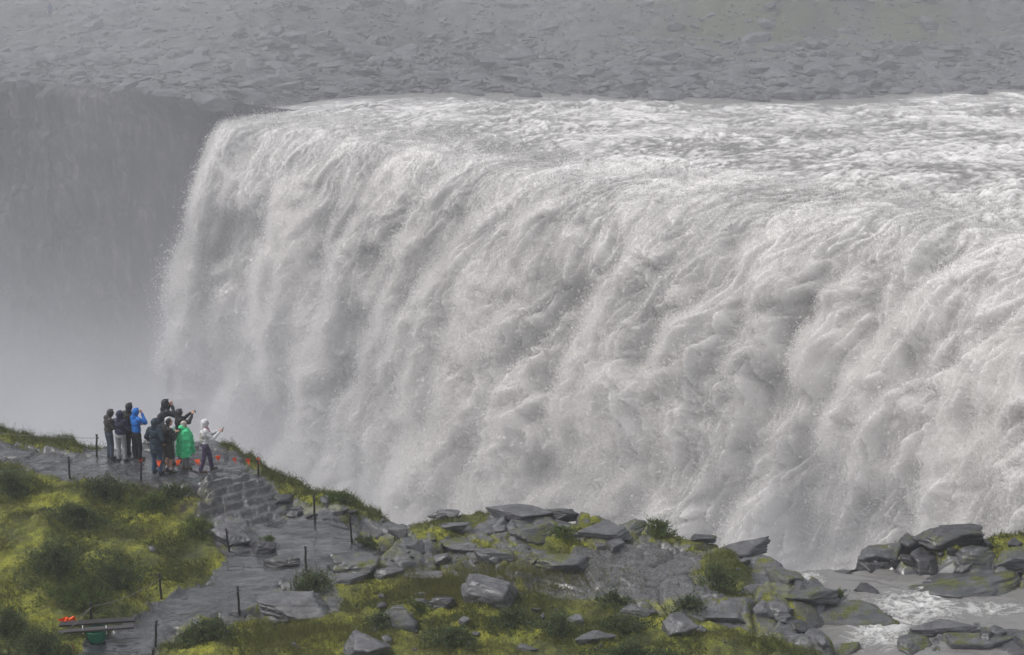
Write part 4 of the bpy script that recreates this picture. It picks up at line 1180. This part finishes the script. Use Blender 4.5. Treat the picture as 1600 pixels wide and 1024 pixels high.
def plank_table():
    x, y, z = on_ground(148, 1009)
    m = y / FPX * 1.03
    root = empty('tub', (x, y + .28, z)); tag(root, 'green round plastic tub standing on the wet path under two planks', 'tub')
    a = np.arange(40) * 2 * np.pi / 40
    prof = [(.0, .0), (.20, .0), (.235, .02), (.27, .10), (.295, .21), (.30, .33), (.315, .34), (.315, .365), (.295, .365), (.285, .34), (.26, .14), (.22, .04), (0, .04)]
    v = np.array([[r * math.cos(t) * (1 + .012 * math.cos(12 * t)), r * math.sin(t) * (1 + .012 * math.cos(12 * t)), h] for r, h in prof for t in a])
    i = np.arange(len(prof) * 40).reshape(-1, 40); j = np.roll(i, -1, 1)
    mesh_np('body', v, np.stack([i[:-1], j[:-1], j[1:], i[1:]], -1).reshape(-1, 4), M_TUB, root)
    for sx in (-1, 1):
        v, f = join([box((.03, .02, .20), (sx * .33, -.18, .46), .006), box((.03, .10, .02), (sx * .33, -.16, .315), .006)])
        mesh_np('bracket', v, f, M_WHITE, root)
    def plank(name, L, w, loc, tilt, yaw, mat, label, seed):
        n = 30
        rr = np.random.RandomState(seed)
        xs = np.linspace(-L / 2, L / 2, n); vs = []
        for q in xs:
            e = .02 * math.sin(q * 3 + seed) + (.0 if abs(q) < L / 2 - .08 else rr.uniform(-.02, .02))
            t = .028
            vs += [(q, -w / 2 + e * .3, -t), (q, w / 2 + e * .4, -t), (q, w / 2 + e * .4, t), (q, -w / 2 + e * .3, t)]
        v = np.array(vs); i = np.arange(n * 4).reshape(n, 4); j = np.roll(i, -1, 1)
        o = mesh_np(name, v, [np.stack([i[:-1], j[:-1], j[1:], i[1:]], -1).reshape(-1, 4), i[:1], i[-1:, ::-1]], mat, shade=False)
        o.location = loc; o.rotation_euler = (.12, tilt, yaw); tag(o, label, 'plank', 'planks on the green tub')
    plank('plank', 2.12, .20, (x - .02, y + .52, z + .47), -.045, .06, M_PLANK, 'darker rear plank lying across the green tub', 1)
    plank('plank', 2.10, .17, (x + .06, y + .12, z + .44), -.06, .05, M_PLANK2, 'greyer front plank lying across the green tub', 2)
    # loose orange pennants heaped on the rope left of the table
    rx, rz = ray(107, 968); yy = y + .75
    root = empty('pennant_bundle', (rx * yy, yy, rz * yy)); tag(root, 'bundle of orange pennants hanging over the grass behind the planks', 'pennants')
    rr = np.random.RandomState(9)
    for k in range(4):
        n = 6; g = []
        w, h = .32, .20
        ang = (.3, -.4, 2.7, .1)[k]; off = ((-.17, 0, .04), (-.02, .03, .02), (.10, 0, -.04), (.19, .02, -.07))[k]
        for i in range(n):
            for j in range(n):
                s = j / (n - 1) - .5; q = i / (n - 1)
                u, t = s * w * (1 - q * .9), -q * h
                g.append((off[0] + u * math.cos(ang) - t * math.sin(ang) * .6, off[1] + .05 * math.sin(6 * s + k + 3 * q), off[2] + u * math.sin(ang) * .5 + t * math.cos(ang) * .7))
        top = np.array(g); F = grid_faces(n, n)
        mesh_np('pennant', np.concatenate([top, top + np.array([0, .004, 0])]), np.concatenate([F, F[:, ::-1] + n * n]), M_FLAG, root)
    a3 = np.array([rx * yy, yy, rz * yy])
    v, f = tube(sag(TOPS['k'], a3 + np.array([.1, 0, .02]), .05), .008, 5); o = mesh_np('rope', v - TOPS['k'], f, M_ROPE); o.location = TOPS['k']; tag(o, 'short cord from the table post to the orange pennant bundle', 'rope', 'ropes between posts')
    x2, y2, z2 = on_ground(119, 1022)
    v, f = tube([(-.10, 0, .32), (-.05, 0, .16), (0, 0, -.1)], [.016, .018, .018], 8); o = mesh_np('stake', v, f, M_RUST); o.location = (x2, y2, z2); tag(o, 'rusty orange-brown rod leaning in front of the plank table', 'rod')
plank_table()
# ================================================================ people
def capsule(p0, r0, p1, r1, sides=12):
    p0, p1 = np.array(p0, float), np.array(p1, float)
    d = p1 - p0; L = np.linalg.norm(d); d = d / max(L, 1e-9)
    a = np.linspace(-np.pi / 2, 0, 5)[:-1] + .0001; b = np.linspace(0, np.pi / 2, 5)[1:] - .0001
    t = np.concatenate([r0 * np.sin(a), np.linspace(0, L, 5), L + r1 * np.sin(b)])
    R = np.concatenate([r0 * np.cos(a), np.linspace(r0, r1, 5), r1 * np.cos(b)])
    ref = np.array([0, 0, 1.0]) if abs(d[2]) < .9 else np.array([1.0, 0, 0])
    A = np.cross(d, ref); A /= np.linalg.norm(A); B = np.cross(d, A)
    s = np.arange(sides) * 2 * np.pi / sides
    P = p0 + d * t[:, None]
    v = (P[:, None] + R[:, None, None] * (np.cos(s)[None, :, None] * A + np.sin(s)[None, :, None] * B)).reshape(-1, 3)
    i = np.arange(len(t) * sides).reshape(-1, sides); j = np.roll(i, -1, 1)
    return v, [np.stack([i[:-1], i[1:], j[1:], j[:-1]], -1).reshape(-1, 4), i[:1], i[-1:, ::-1]]

def ball(c, r):
    v, f = ICO[2]
    return v * np.array(r) + np.array(c), [f]

def fuse(name, parts, mat, parent, voxel=.012, smooth_n=4, scale=1.0, wrinkle=0.0, seed=0, keep=None):
    """parts melted into one continuous skin"""
    v, f = join(parts)
    o = mesh_np(name, v, f, mat)
    md = o.modifiers.new('r', 'REMESH'); md.mode = 'VOXEL'; md.voxel_size = voxel
    sm = o.modifiers.new('s', 'SMOOTH'); sm.iterations = smooth_n; sm.factor = .5
    dg = bpy.context.evaluated_depsgraph_get()
    me = bpy.data.meshes.new_from_object(o.evaluated_get(dg))
    old = o.data; o.modifiers.clear(); o.data = me; bpy.data.meshes.remove(old)
    n = len(me.vertices); co = np.empty(n * 3, np.float32); me.vertices.foreach_get('co', co); co = co.reshape(-1, 3)
    if wrinkle:
        no = np.empty(n * 3, np.float32); me.vertices.foreach_get('normal', no); no = no.reshape(-1, 3)
        w = np.abs(perlin3(co * np.array([7, 7, 13]) + seed * 3.1, 140)) + .6 * np.abs(perlin3(co * np.array([16, 16, 26]) + seed, 141))
        co = co + no * (wrinkle * (w - .35))[:, None]
    me.vertices.foreach_set('co', (co * scale).astype(np.float32).ravel())
    if keep is not None:
        bm = bmesh.new(); bm.from_mesh(me)
        bad = [q for q in bm.verts if not keep(q.co.x / scale, q.co.y / scale, q.co.z / scale)]
        bmesh.ops.delete(bm, geom=bad, context='VERTS'); bm.to_mesh(me); bm.free()
    me.polygons.foreach_set('use_smooth', np.ones(len(me.polygons), bool))
    me.update()
    if not me.materials: me.materials.append(mat)
    o.parent = parent
    return o

M_SKIN = plain('skin', (.42, .24, .17), .55, .08, 20)
M_HAIR = plain('black_hair', (.012, .010, .009), .5, .4, 60)
M_EYE = plain('eye', (.02, .015, .012), .2, .1, 10)
M_PHONE = plain('black_phone', (.012, .012, .014), .25, .1, 10)
M_SOLE = plain('dark_boots', (.03, .024, .020), .6, .3, 20)
M_BROWN = plain('brown_boots', (.10, .065, .048), .7, .3, 20)
_cm = {}
def cloth(c, rough=.6):
    if c not in _cm: _cm[c] = plain('cloth', c, rough, .18, 9, .35)
    return _cm[c]

ARMS = {   # elbow, wrist, for the right side
 'phone': ((.255, .06, 1.13), (.07, .29, 1.24)), 'face': ((.29, .17, 1.28), (.075, .20, 1.55)),
 'raised': ((.27, .26, 1.30), (.09, .45, 1.53)), 'pocket': ((.30, -.06, 1.14), (.215, .11, .98)),
 'fold': ((.27, .04, 1.12), (.03, .22, 1.15)), 'out': ((.25, .20, 1.14), (.07, .46, 1.30)), 'down': ((.27, -.03, 1.13), (.26, .05, .88)),
}
def hand_parts(wrist, elbow, sx):
    w = np.array(wrist); d = w - np.array(elbow); d /= np.linalg.norm(d)
    up = np.array([0, 0, 1.0]); side = np.cross(d, up); side /= np.linalg.norm(side) + 1e-9; nrm = np.cross(side, d)
    pal = [capsule(w, .027, w + d * .035 + side * .012, .026), capsule(w, .027, w + d * .075 - side * .018, .022), capsule(w + d * .04, .024, w + d * .08 + side * .024, .018)]
    for k, (o, l) in enumerate(((-.031, .062), (-.011, .075), (.010, .071), (.030, .055))):
        b = w + d * .085 + side * o
        m = b + d * l * .55 - nrm * .010; e = m + d * l * .35 - nrm * .028
        pal += [capsule(b, .0105, m, .0095, 8), capsule(m, .0095, e, .0085, 8)]
    t0 = w + d * .030 + side * (-sx) * .028
    t1 = t0 + side * (-sx) * .030 + d * .030 - nrm * .008; t2 = t1 + d * .030 - nrm * .012
    pal += [capsule(t0, .013, t1, .0115, 8), capsule(t1, .0115, t2, .0095, 8)]
    return pal

def person(label, fx, fy, top, heading, jacket, trousers, arms=('pocket', 'pocket'), hood=True, hoodcol=None, hem=.86, legs='long', boots=M_SOLE, stride=.0, seed=1, extra=None, at=None, bow=0.0):
    x, y, z = at if at else on_ground(fx, fy)
    rx, rz = ray(fx, top)
    H = (y * rz - z)
    H = float(np.clip(H, 1.3, 2.2)); s = H / 1.76
    root = empty('person', (x, y, z + .005), math.radians(heading))
    tag(root, label, 'person', 'people watching the falls' if at is None else None)
    hd = np.array([0, .035 + bow * .08, 1.615 - bow * .03])
    feet = {}
    body = [ball(hd, (.078, .098, .118)), ball(hd + [0, .02, -.055], (.058, .075, .07)), capsule((0, -.005, 1.44), .058, hd - [0, .02, .05], .052),
            capsule(hd + [0, .095, .012], .012, hd + [0, .112, -.018], .015, 8), capsule(hd + [-.03, .083, .035], .014, hd + [.03, .083, .035], .014, 8), capsule(hd + [-.02, .088, -.055], .011, hd + [.02, .088, -.055], .011, 8),
            ball((0, 0, 1.28), (.165, .105, .20)), ball((0, 0, 1.06), (.145, .10, .18)), ball((0, -.01, .93), (.155, .11, .12)), capsule((-.15, 0, 1.405), .055, (.15, 0, 1.405), .055)]
    for sx in (-1, 1):
        body += [ball(hd + [sx * .079, -.005, .0], (.012, .024, .034))]
        e, w = ARMS[arms[0 if sx < 0 else 1]]
        e, w = np.array(e) * [sx, 1, 1], np.array(w) * [sx, 1, 1]
        body += [capsule((sx * .175, 0, 1.40), .052, e, .042), capsule(e, .042, w, .028)] + hand_parts(w, e, sx)
        fy_ = stride * sx
        kn = np.array([sx * .105, fy_ * .55 + .03, .50]); an = np.array([sx * .115, fy_, .085])
        feet[sx] = an
        body += [capsule((sx * .09, 0, .90), .085, kn, .056), capsule(kn, .054, kn * .35 + an * .65 + np.array([0, -.02, .08]), .05), capsule(kn * .4 + an * .6, .046, an, .034), capsule(an + [0, -.03, -.04], .035, an + [sx * .02, .14, -.055], .028)]
    fuse('body', body, M_SKIN, root, .0085, 3, s)
    for sx in (-1, 1):
        v, f = ball((hd + [sx * .031, .093, .018]) * s, (.011 * s,) * 3); mesh_np('eye', v, f, M_EYE, root)
    # trousers
    hips = [ball((0, -.015, .93), (.172, .13, .13)), ball((0, -.04, .88), (.15, .11, .10))]
    for sx in (-1, 1):
        kn = np.array([sx * .105, stride * sx * .55 + .03, .50]); an = feet[sx]
        if legs == 'long':
            hips += [capsule((sx * .09, -.01, .88), .108, kn, .078), capsule(kn, .078, an + [0, -.01, .03], .070)]
        else:
            hips += [capsule((sx * .09, -.01, .88), .115, kn + [0, 0, .06], .098)]
    fuse('trousers' if legs == 'long' else 'shorts', hips, cloth(trousers), root, .013, 3, s, .012, seed)
    for sx in (-1, 1):
        an = feet[sx]
        fuse('boot', [capsule(an + [0, -.03, -.045], .046, an + [sx * .025, .15, -.052], .036), capsule(an + [0, -.02, -.02], .05, an + [0, -.015, .05], .052), capsule(an + [0, -.04, -.068], .03, an + [sx * .025, .16, -.066], .03)], boots, root, .012, 2, s)
    if legs != 'long':
        for sx in (-1, 1):
            an = feet[sx]; fuse('sock', [capsule(an + [0, -.018, .03], .047, an + [0, -.015, .10], .046)], cloth((.45, .45, .47)), root, .012, 2, s)
    # jacket
    jc = cloth(jacket)
    jp = [ball((0, -.005, 1.27), (.205, .148, .22)), ball((0, -.005, 1.06), (.190, .142, .20)), capsule((-.155, -.005, 1.41), .076, (.155, -.005, 1.41), .076), capsule((0, -.015, 1.43), .09, (0, -.005, 1.50), .072)]
    zz = 1.0
    while zz > hem + .06:
        jp.append(ball((0, -.01, zz), (.195 + .04 * (1.0 - zz), .145 + .05 * (1 - zz), .10))); zz -= .09
    for sx in (-1, 1):
        e, w = ARMS[arms[0 if sx < 0 else 1]]
        e, w = np.array(e) * [sx, 1, 1], np.array(w) * [sx, 1, 1]
        jp += [capsule((sx * .18, 0, 1.40), .082, e, .068), capsule(e, .068, e * .08 + w * .92, .046)]
    fuse('jacket', jp, jc, root, .013, 3, s, .022, seed, keep=lambda a, b, c: c > hem)
    # collar shadow line, pocket flap and zip are too small to see; the hood is not
    if hood:
        hc = cloth(hoodcol) if hoodcol else jc
        fuse('hood', [ball(hd + [0, -.028, .012], (.118, .125, .140)), capsule(hd + [0, -.07, -.10], .085, hd + [0, -.035, .0], .10), capsule((0, -.03, 1.46), .10, hd + [0, -.04, -.08], .088), ball(hd + [0, .03, .10], (.075, .075, .04))], hc, root, .011, 3, s, .010, seed,
             keep=lambda a, b, c: not (b > hd[1] + .066 and c < hd[2] + .105))
    if extra: extra(root, s, hd)
    w = (np.array(ARMS[arms[0]][1]) * [-1, 1, 1] + np.array(ARMS[arms[1]][1])) / 2
    return root, s, w

def phone(root, s, w, label, size=(.078, .012, .155), tilt=0.0, kind='phone'):
    c, sn = math.cos(root.rotation_euler.z), math.sin(root.rotation_euler.z)
    q = w * s + np.array([0, .115, .05]) * s
    wx, wy = c * q[0] - sn * q[1], sn * q[0] + c * q[1]
    loc = (root.location.x + wx, root.location.y + wy, root.location.z + q[2])
    o_ = empty(kind, loc, root.rotation_euler.z)
    tag(o_, label, kind)
    v, f = box(np.array(size) * s * 1.08, (0, 0, 0), .008); R = rot_x(tilt)
    mesh_np('case', v @ R.T, f, M_PHONE, o_)
    if kind == 'camera':
        a = np.linspace(0, 1, 4); v, f = tube([(0, .02, 0), (0, .05, 0), (0, .10, 0), (0, .105, 0)], [.034, .036, .038, .03], 14); mesh_np('lens', v * s, f, M_PHONE, o_)
    else:
        v, f = box((size[0] * .9 * s, .003, size[2] * .9 * s), (0, -size[1] * .56 * s, 0), .001); mesh_np('screen', v @ R.T, f, M_EYE, o_)

def people():
    G = [.018] * 3
    r, s, w = person('person in dark brownish grey hooded jacket and jeans bending over a phone, leftmost of all', 173, 716, 639, -52, (.046, .041, .039), (.055, .068, .095), ('phone', 'phone'), seed=1, bow=1)
    phone(r, s, w, 'dark phone held by the leftmost person in brownish grey jacket', tilt=-.9)
    person('person in black hooded jacket standing half behind the navy and the blue jackets', 206, 713, 630, -20, (.018, .018, .019), (.014, .014, .015), ('pocket', 'pocket'), seed=3)
    person('person in navy padded jacket with hood up and light grey trousers, seen from behind', 191, 721, 642, -12, (.021, .022, .052), (.30, .30, .32), ('fold', 'fold'), seed=2)
    r, s, w = person('person in bright blue hooded rain jacket and black trousers', 216, 718, 638, -42, (.012, .15, .52), (.014, .014, .016), ('fold', 'face'), seed=4)
    person('tallest person in dark navy hooded jacket raising both hands to the face', 262, 712, 624, -55, (.020, .024, .033), (.03, .035, .05), ('face', 'face'), seed=5)
    r, s, w = person('person in black jacket with grey hood holding a phone up with both hands', 283, 716, 639, -62, (.018, .018, .020), (.022, .030, .055), ('raised', 'raised'), hoodcol=(.042, .042, .046), seed=6)
    phone(r, s, w, 'black phone held up by the person with the grey hood', (.155, .012, .078), 0)
    person('person in navy hood hidden behind the long teal navy coat', 255, 724, 646, -35, (.020, .024, .040), (.02, .02, .024), ('pocket', 'pocket'), seed=8)
    person('person in a white hood mostly hidden behind the man in shorts', 266, 727, 652, -20, (.55, .55, .57), (.16, .16, .18), ('fold', 'fold'), seed=13)
    person('person in long dark teal navy hooded coat and blue jeans, seen from behind', 246, 741, 654, -24, (.016, .030, .048), (.035, .070, .125), ('pocket', 'pocket'), hem=.62, seed=7)
    def hair(root, s, hd):
        fuse('hair', [ball(hd + [0, -.022, .032], (.086, .098, .100)), ball(hd + [0, -.05, -.02], (.070, .06, .07))], M_HAIR, root, .009, 2, s, .012, 3, keep=lambda a, b, c: not (b > hd[1] + .05 and c < hd[2] + .07))
    r, s, w = person('bareheaded man with short black hair in black jacket, dark shorts and bare legs', 265, 740, 653, -48, (.017, .016, .016), (.032, .031, .023), ('phone', 'phone'), hood=False, legs='short', seed=9, extra=hair, bow=.6)
    phone(r, s, w, 'phone held by the bareheaded man in shorts', tilt=-.5)
    def poncho(root, s, hd):
        n, k = 64, 44
        a = np.arange(n) * 2 * np.pi / n
        q = np.linspace(0, 1, k)[:, None]
        flare = .10 + .17 * np.sqrt(np.clip(q * 3, 0, 1)) + .075 * q
        fold = 1 + (.10 * np.sin(7 * a + 2 * q) + .05 * np.sin(13 * a - 3 * q + 1)) * q + .10 * perlin(a * 4 + 0 * q, q * 7, 150) + .06 * perlin(a * 9 + 2 * q, q * 16, 151)
        X = flare * 1.05 * np.cos(a) * fold; Y = flare * .92 * np.sin(a) * fold + .03; Z = 1.52 - q * .98 + .03 * np.sin(a * 3) * q + .05 * np.cos(a - 1.2) * q
        v = np.stack([X, Y, Z], -1).reshape(-1, 3) * s
        i = np.arange(n * k).reshape(k, n); j = np.roll(i, -1, 1)
        F = np.stack([i[:-1], j[:-1], j[1:], i[1:]], -1).reshape(-1, 4)
        inner = v * np.array([.985, .985, 1])
        mesh_np('poncho', np.concatenate([v, inner]), np.concatenate([F, F[:, ::-1] + n * k]), cloth((.06, .60, .26), .35), root)
        fuse('poncho_hood', [ball((0, -.07, 1.53), (.125, .11, .10)), capsule((-.08, -.02, 1.49), .07, (.08, -.02, 1.49), .07)], cloth((.06, .60, .26), .35), root, .012, 3, s, .02, 5)
        fuse('knitted_hat', [ball(hd + [0, -.015, .04], (.100, .115, .105)), capsule(hd + [-.05, -.06, -.02], .05, hd + [.05, -.06, -.02], .05)], cloth((.46, .41, .36), .9), root, .010, 2, s, .010, 2, keep=lambda a, b, c: not (b > hd[1] + .055 and c < hd[2] + .045))
    person('person in bright green plastic rain poncho and beige knitted hat', 290, 733, 658, -50, (.06, .60, .26), (.17, .17, .18), ('fold', 'fold'), hood=False, seed=10, extra=poncho, boots=M_BROWN)
    def scarf(root, s, hd):
        fuse('scarf', [capsule((-.06, .03, 1.47), .06, (.06, .03, 1.47), .06), capsule((0, .08, 1.45), .05, (.03, .13, 1.33), .035), capsule((-.05, -.04, 1.49), .05, (.05, -.04, 1.49), .05)], cloth((.42, .24, .28), .9), root, .011, 3, s, .014, 4)
        fuse('vest', [ball((0, -.04, 1.22), (.185, .135, .20)), ball((0, -.045, 1.08), (.175, .135, .16))], cloth((.38, .37, .33)), root, .012, 3, s, .014, 6, keep=lambda a, b, c: b < .03)
    r, s, w = person('person in white hooded jacket, pink scarf and purple trousers striding with a phone', 323, 737, 655, -72, (.62, .62, .64), (.062, .044, .095), ('out', 'out'), boots=M_BROWN, stride=-.19, seed=11, extra=scarf)
    phone(r, s, w, 'phone held out by the person in the white jacket', tilt=-.3)
    # the lone walker far off on the other side
    rx, rz = ray(79, 29)
    d = np.arange(185, 420, .25); zf, _ = far_height(d * rx, d); k = d[np.nonzero(d * rz <= zf)[0][0]]
    person('tiny lone walker in blue, far away at the top left of the far bank', 79, 29, 3, 20, (.02, .05, .14), (.03, .04, .07), ('down', 'down'), at=(float(rx * k), float(k), float(rz * k)), seed=12)
people()
# ================================================================ haze and spray
def volumes():
    v, f = np.array([[x, y, z] for x in (0, 1) for y in (0, 1) for z in (0, 1)], float), np.array([[0, 1, 3, 2], [4, 6, 7, 5], [0, 4, 5, 1], [2, 3, 7, 6], [0, 2, 6, 4], [1, 5, 7, 3]])
    lo, hi = np.array([-400, -60, -78.]), np.array([400, 800, 212.])
    m = bpy.data.materials.new('haze'); m.use_nodes = True
    t = m.node_tree; t.nodes.remove(t.nodes['Principled BSDF'])
    pv = t.nodes.new('ShaderNodeVolumePrincipled'); pv.inputs['Color'].default_value = (.92, .935, 1, 1)
    pv.inputs['Density'].default_value = HAZE; pv.inputs['Anisotropy'].default_value = 0.2
    t.links.new(pv.outputs[0], t.nodes['Material Output'].inputs['Volume'])
    o = mesh_np('haze', lo + v * (hi - lo), f, m, shade=False); tag(o, 'pale haze filling the air over the river and canyon', 'haze', kind='stuff')
    # spray cloud hanging in the canyon, thick at the foot of the fall and thinning upwards
    lo, hi = np.array([-175, 62, -70.]), np.array([120, 330, 40.])
    t = NT('spray_mist'); t.t.nodes.remove(t.b); m = t.m
    p = t.pos(); sx = t.n('ShaderNodeSeparateXYZ'); t.l(p, sx.inputs[0]); X, Y, Z = sx.outputs
    big = t.noise(p, .035, 3, .55); 
    zz = t.math('ADD', Z, t.rng(big, .3, .7, -10, 9))
    low = t.math('EXPONENT', t.math('MULTIPLY', t.math('ADD', zz, 48.5), -1 / 6.5))
    low = t.math('MINIMUM', low, 2.5)
    left = t.rng(X, 20, -45, .95, 1.05)
    dens = t.math('MULTIPLY', t.math('MULTIPLY', low, left), MIST)
    wide = t.math('MULTIPLY', t.rng(Y, 95, 185, 0.1, 1), t.rng(X, 30, -60, .55, 1.0))
    thin = t.math('MULTIPLY', t.math('MULTIPLY', wide, MIST_THIN), t.rng(big, .35, .65, .35, 1.65))
    fade = t.math('MULTIPLY', t.rng(Y, 64, 92, 0, 1), t.math('MULTIPLY', t.rng(Y, 328, 280, 0, 1), t.math('MULTIPLY', t.rng(X, -173, -130, 0, 1), t.rng(X, 118, 80, 0, 1))))
    fade = t.math('MULTIPLY', fade, t.rng(Z, 38, 5, 0, 1))
    dens = t.math('MULTIPLY', t.math('ADD', dens, thin), fade)
    pv = t.n('ShaderNodeVolumePrincipled'); pv.inputs['Color'].default_value = (.95, .96, 1, 1); pv.inputs['Anisotropy'].default_value = .1
    t.l(dens, pv.inputs['Density']); t.l(pv.outputs[0], t.out.inputs['Volume'])
    m.cycles.volume_step_rate = MIST_STEP
    o = mesh_np('spray_mist', lo + v * (hi - lo), f, m, shade=False); tag(o, 'white spray cloud rising out of the canyon', 'mist', kind='stuff')
HAZE, MIST, MIST_THIN, MIST_STEP = 0.0011, .022, .0036, .42
volumes()
